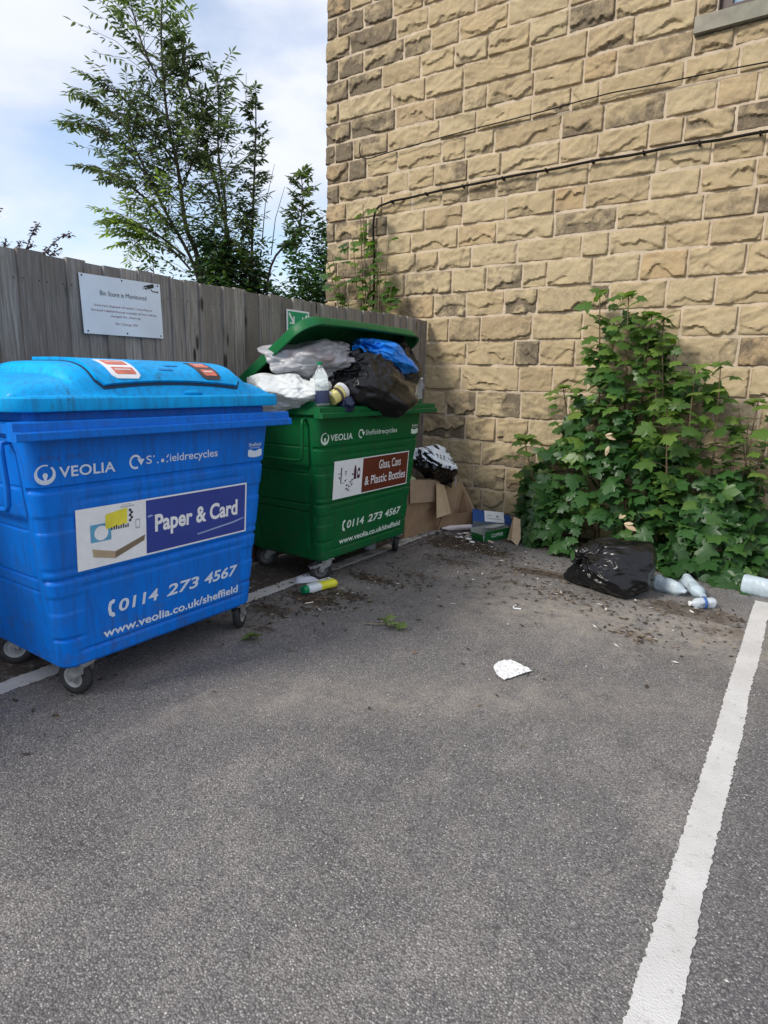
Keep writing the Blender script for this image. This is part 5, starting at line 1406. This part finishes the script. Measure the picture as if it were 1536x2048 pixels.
# trees beyond the fence
AXR = np.array([.66, .75, 0.0])          # runs to the right along the view
AXD = np.array([-.75, .66, 0.0])         # runs away from the viewer
def tree(name, label, cat, base, limbs, mat, seed, twig=(.45, .95), per=.085, ll=.115, pair=7, thick=.05, start=.22, droop=.25, bare=(), spread=.45, wid=.17, group=None, upf=.55):
    root = empty(name, base); o = np.array(base); rg = np.random.default_rng(seed); tag(root, label, cat, group)
    tk = MB(); lp = []; lf = []; lu = []; ls = []; lt = []
    for li, (pts, t0, dens, tm) in enumerate(limbs):
        pts = [np.array(p, dtype=float) for p in pts]
        # smooth the limb
        q = []
        for i in range(len(pts) - 1):
            for k in range(6):
                t = k / 6.0; p0 = pts[max(i - 1, 0)]; p1 = pts[i]; p2 = pts[i + 1]; p3 = pts[min(i + 2, len(pts) - 1)]
                q.append(.5 * ((2 * p1) + (-p0 + p2) * t + (2 * p0 - 5 * p1 + 4 * p2 - p3) * t * t + (-p0 + 3 * p1 - 3 * p2 + p3) * t ** 3))
        q.append(pts[-1]); m = len(q); T0 = thick * tm
        tk.tube([tuple(p - o) for p in q], [T0 * (1 - .9 * i / (m - 1)) + .004 for i in range(m)], 7)
        seg = [np.linalg.norm(q[i + 1] - q[i]) for i in range(m - 1)]; cum = np.concatenate([[0], np.cumsum(seg)]); Lt = cum[-1]
        nt_ = int(Lt * (1 - t0) / per * dens)
        for k in range(nt_):
            s = (t0 + (1 - t0) * (k + rg.random()) / max(nt_, 1)) * Lt; i = min(np.searchsorted(cum, s) - 1, m - 2); i = max(i, 0)
            p = q[i] + (q[i + 1] - q[i]) * ((s - cum[i]) / max(seg[i], 1e-6)); ax = nrm(q[i + 1] - q[i])
            an = rg.uniform(0, 6.28); side = AXR * math.cos(an) + AXD * math.sin(an)
            d = nrm(side * rg.uniform(.5, 1.1) + ax * upf + np.array([0, 0, .15])); L1 = rg.uniform(*twig) * (1.15 - .75 * s / Lt) * spread / .45
            e = p + d * L1; mid = p + d * L1 * .5 + np.array([0, 0, .04]); e = e - np.array([0, 0, droop * L1 * .5])
            tk.tube([tuple(p - o), tuple(mid - o), tuple(e - o)], [.0055, .0035, .0015], 4, 0, False)
            base_tone = np.clip(.35 + .5 * vnoise((p * .9)[None], seed + 2)[0] + rg.normal(0, .06), 0, 1)
            for j in range(pair):
                t = .25 + .75 * (j + .5) / pair; c = (1 - t) ** 2 * p + 2 * t * (1 - t) * mid + t * t * e; tang = nrm(e - p)
                for sg in (-1, 1):
                    lat = nrm(np.cross(tang, np.array([0, 0, 1.0])) * sg + tang * .5 + rg.normal(0, .22, 3) - np.array([0, 0, droop]))
                    lp.append(c - o); lf.append(lat); lu.append(np.array([0, 0, 1.0]) + rg.normal(0, .35, 3)); ls.append(ll * rg.uniform(.7, 1.25)); lt.append(np.clip(base_tone + rg.normal(0, .12), 0, 1))
            lp.append(e - o); lf.append(nrm(e - p)); lu.append(np.array([0, 0, 1.0])); ls.append(ll); lt.append(base_tone)
    for pts in bare:
        tk.tube([tuple(np.array(p) - o) for p in pts], [.010, .006, .003][:len(pts)] if len(pts) == 3 else [.009, .003], 5)
    tk.build('trunk', MAT_BARK, root, 60)
    leaves('crown', leaf_oval(wid), np.array(lp), np.array(lf), nrm(np.array(lu)), np.array(ls), np.array(lt), mat, root)
    return root
def off(p, r=0, d=0, z=0): return tuple(np.array(p) + AXR * r + AXD * d + np.array([0, 0, z]))
B0 = (-8.40, 7.12, 0)
main = [B0, (-8.46, 7.04, 2.97), (-8.58, 6.88, 3.75), (-8.63, 6.82, 4.55), (-8.71, 6.72, 5.32), (-8.73, 6.70, 6.33), (-8.69, 6.74, 6.95)]
tree('ash_tree', 'tall loose ash tree with feathery leaves rising above the fence', 'tree', B0, [
    (main, .40, 1.25, 1.2),
    ([(-8.46, 7.04, 2.6), (-8.52, 6.95, 3.19), (-8.78, 6.63, 3.99), (-8.95, 6.39, 4.62), (-9.09, 6.2, 5.1), (-9.26, 5.93, 5.35)], .25, 1.35, .8),
    ([(-8.70, 6.72, 3.7), (-8.95, 6.40, 4.12), (-9.15, 6.08, 4.33), (-9.30, 5.88, 4.42)], .25, 1.5, .6),
    ([(-8.60, 6.86, 3.3), (-8.85, 6.5, 3.6), (-9.12, 6.16, 3.72), (-9.2, 6.02, 3.65)], .25, 1.4, .5),
    ([(-8.63, 6.82, 4.6), (-8.85, 6.5, 5.1), (-9.05, 6.2, 5.45), (-9.2, 6.0, 5.5)], .2, 1.4, .5),
    ([off(B0, .15), (-8.15, 7.39, 3.0), (-8.24, 7.29, 4.2), (-8.4, 7.1, 5.12), (-8.52, 6.95, 5.88), (-8.53, 6.95, 6.38)], .42, 1.3, .9),
    ([(-8.2, 7.3, 3.2), (-8.18, 7.35, 4.07), (-8.24, 7.29, 4.88), (-8.22, 7.31, 5.5), (-8.22, 7.31, 5.94)], .22, 1.15, .6),
    ([(-8.55, 6.92, 3.1), (-8.75, 6.62, 3.45), (-8.95, 6.36, 3.5), (-9.05, 6.2, 3.35)], .2, 1.6, .4),
    ([(-8.80, 6.6, 4.1), (-9.05, 6.3, 4.7), (-9.25, 6.0, 4.95), (-9.36, 5.8, 5.0)], .15, 1.6, .4),
    ([(-8.72, 6.71, 5.6), (-8.86, 6.5, 6.1), (-8.92, 6.4, 6.5), (-8.95, 6.36, 6.75)], .1, 1.5, .4),
    ([(-8.60, 6.86, 4.3), (-8.45, 7.05, 4.9), (-8.42, 7.1, 5.4)], .1, 1.3, .4)], ASH, 3, thick=.036, twig=(.55, 1.15), ll=.125, per=.055, pair=9, spread=.50, wid=.14)
B1 = (-7.93, 7.62, 0)
tree('young_tree', 'thin upright young tree with a bare leader, right of the ash', 'tree', B1, [
    ([B1, (-7.92, 7.63, 3.01), (-7.88, 7.68, 4.38), (-7.84, 7.71, 5.21), (-7.84, 7.72, 5.72)], .50, 1.0, .9),
    ([(-7.95, 7.60, 2.6), (-8.02, 7.52, 3.4), (-7.98, 7.57, 4.1)], .2, 1.2, .5)], ASH, 8, twig=(.35, .62), per=.05, ll=.115, pair=7, thick=.028,
    bare=([(-7.88, 7.68, 5.2), (-7.94, 7.61, 5.6), (-7.93, 7.62, 6.02)], [(-7.80, 7.76, 3.6), (-7.75, 7.80, 4.17), (-7.64, 7.91, 4.77)], [(-7.70, 7.86, 3.4), (-7.64, 7.91, 3.96), (-7.53, 8.02, 4.45)]))
B2 = (-7.85, 7.72, 0)
tree('young_tree', 'small leaning young tree with a clump of leaves near the building edge', 'tree', B2, [
    ([B2, (-7.75, 7.81, 2.97), (-7.41, 8.13, 3.72), (-7.32, 8.21, 4.21), (-7.34, 8.2, 4.66)], .72, 1.6, .8)], ASH, 12, twig=(.38, .65), per=.045, ll=.12, pair=7, thick=.025)
def shrub(name, label, base, w, h0, h1, d, n, mat, seed, ll, kind=None, lean=0.0, group=None):
    root = empty(name, base); rg = np.random.default_rng(seed); tag(root, label, 'shrub', group)
    st = MB(); lp = []; lf = []; lu = []; ls = []; lt = []
    nb = 16
    for k in range(nb):
        u = rg.uniform(-1, 1); v = rg.uniform(-1, 1); top = h1 * (1 - .35 * u * u) * rg.uniform(.75, 1.05) + lean * u
        c = AXR * u * w + AXD * v * d + np.array([0, 0, top]); b = AXR * u * w * .4 + AXD * v * d * .4 + np.array([0, 0, top * .5])
        st.tube([(u * .1, v * .1, 0.0), tuple(b), tuple(c)], [.02, .012, .004], 5)
        for j in range(n // nb):
            t = rg.uniform(.66, 1.0); p = 2 * t * (1 - t) * b + t * t * c
            p = p + rg.normal(0, .20, 3) * (1.25 - .7 * t)
            lp.append(p); an = rg.uniform(0, 6.28); lf.append(AXR * math.cos(an) + AXD * math.sin(an) + np.array([0, 0, rg.uniform(-.5, .3)])); lu.append(np.array([0, 0, 1.0]) + rg.normal(0, .4, 3))
            ls.append(ll * rg.uniform(.7, 1.3)); lt.append(np.clip(.4 + .45 * vnoise((p * 2.2)[None], seed)[0] + rg.normal(0, .12), 0, 1))
    st.build('stems', MAT_BARK, root, 60)
    leaves('foliage', leaf_oval(.22), np.array(lp), np.array(lf), nrm(np.array(lu)), np.array(ls), np.array(lt), mat, root)
shrub('bush', 'dark bushy evergreen filling the gap between the ash and the building', (-7.25, 8.30, 0), .72, 0, 4.0, .5, 7000, DARK, 5, .10, lean=.22)
shrub('bush', 'dark low bush at the foot of the multi-stemmed ash', (-8.12, 7.42, 0), 1.0, 0, 3.85, .4, 9000, DARK, 15, .10)
shrub('bush', 'bright lime-green bush just showing over the fence behind the white sign', (-8.85, 6.52, 0), .42, 0, 3.62, .3, 3000, LIME, 25, .085)
def sprigs():
    base = (-6.35, 2.9, 0); root = empty('flowering_shrub', base); o = np.array(base); rg = np.random.default_rng(41)
    tag(root, 'wispy purple-tinged shrub sprays poking above the left end of the fence', 'shrub')
    st = MB(); lp = []; lf = []; lu = []; ls = []; lt = []
    tips = [(-6.33, 3.0, 2.90), (-6.17, 3.29, 2.81), (-6.05, 3.52, 2.755), (-6.2, 3.22, 2.62), (-6.1, 3.42, 2.60), (-6.3, 3.04, 2.64), (-6.14, 3.34, 2.59), (-6.36, 2.9, 3.0), (-6.4, 2.8, 2.9), (-6.24, 3.14, 2.63)]
    for tip in tips:
        c = np.array(tip); a = o + np.array([rg.normal(0, .06), rg.normal(0, .08), 0.0]); b = np.array([a[0] * .7 + c[0] * .3, a[1] * .7 + c[1] * .3, 2.55 if tip[2] > 2.7 else 2.3])
        k = 12; pts = [(1 - t) ** 2 * a + 2 * t * (1 - t) * b + t * t * c for t in np.linspace(0, 1, k + 1)]
        st.tube([tuple(p - o) for p in pts], [.008 * (1 - .8 * i / k) + .002 for i in range(k + 1)], 5)
        for i in range(70):
            t = .72 + .28 * rg.random() ** .75; p = (1 - t) ** 2 * a + 2 * t * (1 - t) * b + t * t * c; an = rg.uniform(0, 6.28)
            p = p + rg.normal(0, .006 + .010 * (t > .965), 3)
            lp.append(p - o); lf.append(np.array([math.cos(an), math.sin(an), rg.uniform(-.8, .4)])); lu.append(np.array([0, 0, 1.0]) + rg.normal(0, .4, 3)); ls.append(rg.uniform(.02, .045)); lt.append(rg.random())
    st.build('stems', MAT_BARK, root, 60)
    leaves('foliage', leaf_oval(.25), np.array(lp), np.array(lf), nrm(np.array(lu)), np.array(ls), np.array(lt), PURP, root)
sprigs()

# ---------------------------------------------------------------- small things on the ground
def loose_leaf(name, label, loc, n, spread, seed, mat, size):
    rg = np.random.default_rng(seed); N = n
    pos = np.stack([rg.normal(0, spread, N), rg.normal(0, spread * .6, N), rg.uniform(.012, .03, N)], 1); an = rg.uniform(0, 6.28, N)
    o = leaves(name, MAPLE, pos, np.stack([np.cos(an), np.sin(an), rg.uniform(-.1, .25, N)], 1), nrm(np.stack([rg.normal(0, .3, N), rg.normal(0, .3, N), np.ones(N)], 1)), rg.uniform(size * .7, size * 1.1, N), rg.uniform(.5, 1, N), mat, None)
    o.location = loc; tag(o, label, 'fallen leaf')
    zmin = min(v.co.z for v in o.data.vertices); o.location.z = -zmin + .003
WILT = m_leaf('wilted_leaf', (.05, .08, .02), (.12, .18, .05), (.24, .30, .10), .15, .6)
loose_leaf('wilted_leaf', 'wilted green leaf bunch with a pale stalk in the middle of the tarmac', (-1.93, 2.94, 0), 5, .03, 4, WILT, .075)
loose_leaf('wilted_leaf', 'single flat green leaf by the front wheel of the blue bin', (-2.44, 2.29, 0), 2, .015, 5, WILT, .085)
m = MB(); m.tube([(-2.09, 2.87, .006), (-2.04, 2.89, .008), (-1.97, 2.93, .012)], .0028, 5); m.tube([(-2.055, 2.885, .006), (-2.07, 2.91, .006)], .0022, 5)
tag(m.build('leaf_stalk', flat('pale_stalk', (.38, .30, .2), .7), None, 60), 'pale leaf stalk beside the wilted green bunch', 'stalk')

def litter():
    """bits of leaf and twig strewn where dirt gathers, and loose pale chippings over the tarmac"""
    rg = np.random.default_rng(77); V = []; F = []; mi = []
    areas = [(-2.55, 3.62, .22, .08, 150), (-2.5, 3.22, .16, .07, 90), (-2.63, 3.03, .22, .13, 170), (-.7, 3.7, .10, .06, 60), (-2.55, 4.95, .30, .22, 420), (-2.2, 4.85, .30, .12, 160), (-1.6, 4.55, .35, .12, 180), (-.5, 4.35, .35, .15, 130),
             (-2.3, 4.4, .4, .3, 120), (-1.75, 4.2, .4, .15, 60), (-2.8, 5.3, .2, .2, 150), (-1.1, 4.0, .4, .12, 90), (-.35, 4.0, .3, .3, 60), (-2.7, 2.7, .2, .1, 60), (-1.5, 3.3, .9, .6, 60), (-2.4, 5.0, .14, .07, 90), (-1.9, 5.5, .5, .18, 200), (-.6, 5.2, .4, .2, 160), (-2.9, 1.2, .3, .5, 60), (-2.0, 3.9, .5, .25, 70), (-1.3, 4.15, .18, .06, 90)]
    for ax, ay, sx, sy, n in areas:
        for k in range(n):
            x, y = ax + rg.normal(0, sx), ay + rg.normal(0, sy)
            if y > 5.85 or x > -.2 and y < 4.9: continue
            L_ = rg.uniform(.006, .026); w = rg.uniform(.003, .010); an = rg.uniform(0, 6.28); c, s = math.cos(an), math.sin(an); b = len(V); z = rg.uniform(.003, .008); hz = rg.uniform(.001, .008)
            for px, py, pz in ((-L_, 0, 0), (0, -w, hz * .5), (L_, 0, hz), (0, w, hz * .2)): V.append((x + px * c - py * s, y + px * s + py * c, z + pz))
            F.append((b, b + 1, b + 2, b + 3)); q = rg.random(); mi.append(0 if q < .66 else 1 if q < .955 else 2)
    m = MB(); m.v = V; m.f = F; m.m = mi
    for k in range(26):
        ax, ay = areas[int(rg.choice([0, 2, 4, 4, 5, 6, 8]))][:2]; x, y = ax + rg.normal(0, .2), ay + rg.normal(0, .12); an = rg.uniform(0, 6.28); L_ = rg.uniform(.04, .11)
        m.tube([(x, y, .006), (x + L_ * .5 * math.cos(an), y + L_ * .5 * math.sin(an), .010), (x + L_ * math.cos(an + .3), y + L_ * math.sin(an + .3), .006)], .0022, 4, 1)
    o = m.build('leaf_litter', [flat('brown_leaf_litter', (.045, .03, .02), .9, .4, 60), flat('tan_leaf_litter', (.20, .145, .09), .9, .3, 60), flat('pale_litter', (.6, .57, .52), .8, .2, 60)], None)
    tag(o, 'brown leaf litter and twigs strewn over the tarmac near the bins', 'leaf litter', kind='stuff')
    m = MB()
    for k in range(1500):
        x, y = rg.uniform(-2.6, .9), rg.uniform(.9, 4.6) if k < 500 else rg.uniform(.9, 2.4); r = rg.uniform(.0010, .0036) * (1.9 if rg.random() < .03 else 1)
        P = [Vector((rg.normal(), rg.normal(), rg.normal() * .7)).normalized() * r * rg.uniform(.7, 1.2) + Vector((x, y, r * .6)) for _ in range(6)]
        P = [Vector((x + r * a, y + r * b * .8, r * .6 + r * c * .7)) + Vector(rg.normal(0, r * .18, 3)) for a, b, c in ((1, 0, 0), (-1, 0, 0), (0, 1, 0), (0, -1, 0), (0, 0, 1), (0, 0, -1))]
        m.add(P, [(0, 2, 4), (2, 1, 4), (1, 3, 4), (3, 0, 4), (2, 0, 5), (1, 2, 5), (3, 1, 5), (0, 3, 5)], int(rg.random() < .55))
    o = m.build('chippings', [flat('pale_chipping', (.55, .53, .50), .8, .2, 60), flat('grey_chipping', (.30, .285, .27), .8, .3, 60)], None)
    tag(o, 'loose pale chippings scattered over the tarmac', 'chippings', kind='stuff')
    # torn paper in front of the green tray
    V = []; F = []; b = 0; m = MB()
    for k in range(34):
        x, y = -2.56 + rg.normal(0, .13), 5.13 + rg.normal(0, .07); n = int(rg.integers(4, 7)); r = rg.uniform(.010, .038); a0 = rg.uniform(0, 6); tilt = rg.uniform(-.35, .35); z = .012 + rg.uniform(0, .016)
        P = [(x + r * math.cos(a0 + 6.28 * i / n) * rg.uniform(.6, 1.2), y + r * math.sin(a0 + 6.28 * i / n) * rg.uniform(.6, 1.2)) for i in range(n)]
        m.add([(px, py, max(.005, z + (px - x) * tilt)) for px, py in P] , [tuple(range(n))], int(rg.choice([0, 0, 0, 1, 2])))
    o = m.build('torn_paper', [MAT_WHITE, flat('navy_scrap', (.012, .018, .06), .4), flat('pinkish_scrap', (.5, .36, .34), .6)], None)
    tag(o, 'torn white and navy paper scraps strewn in front of the green tray', 'torn paper', kind='stuff')
litter()
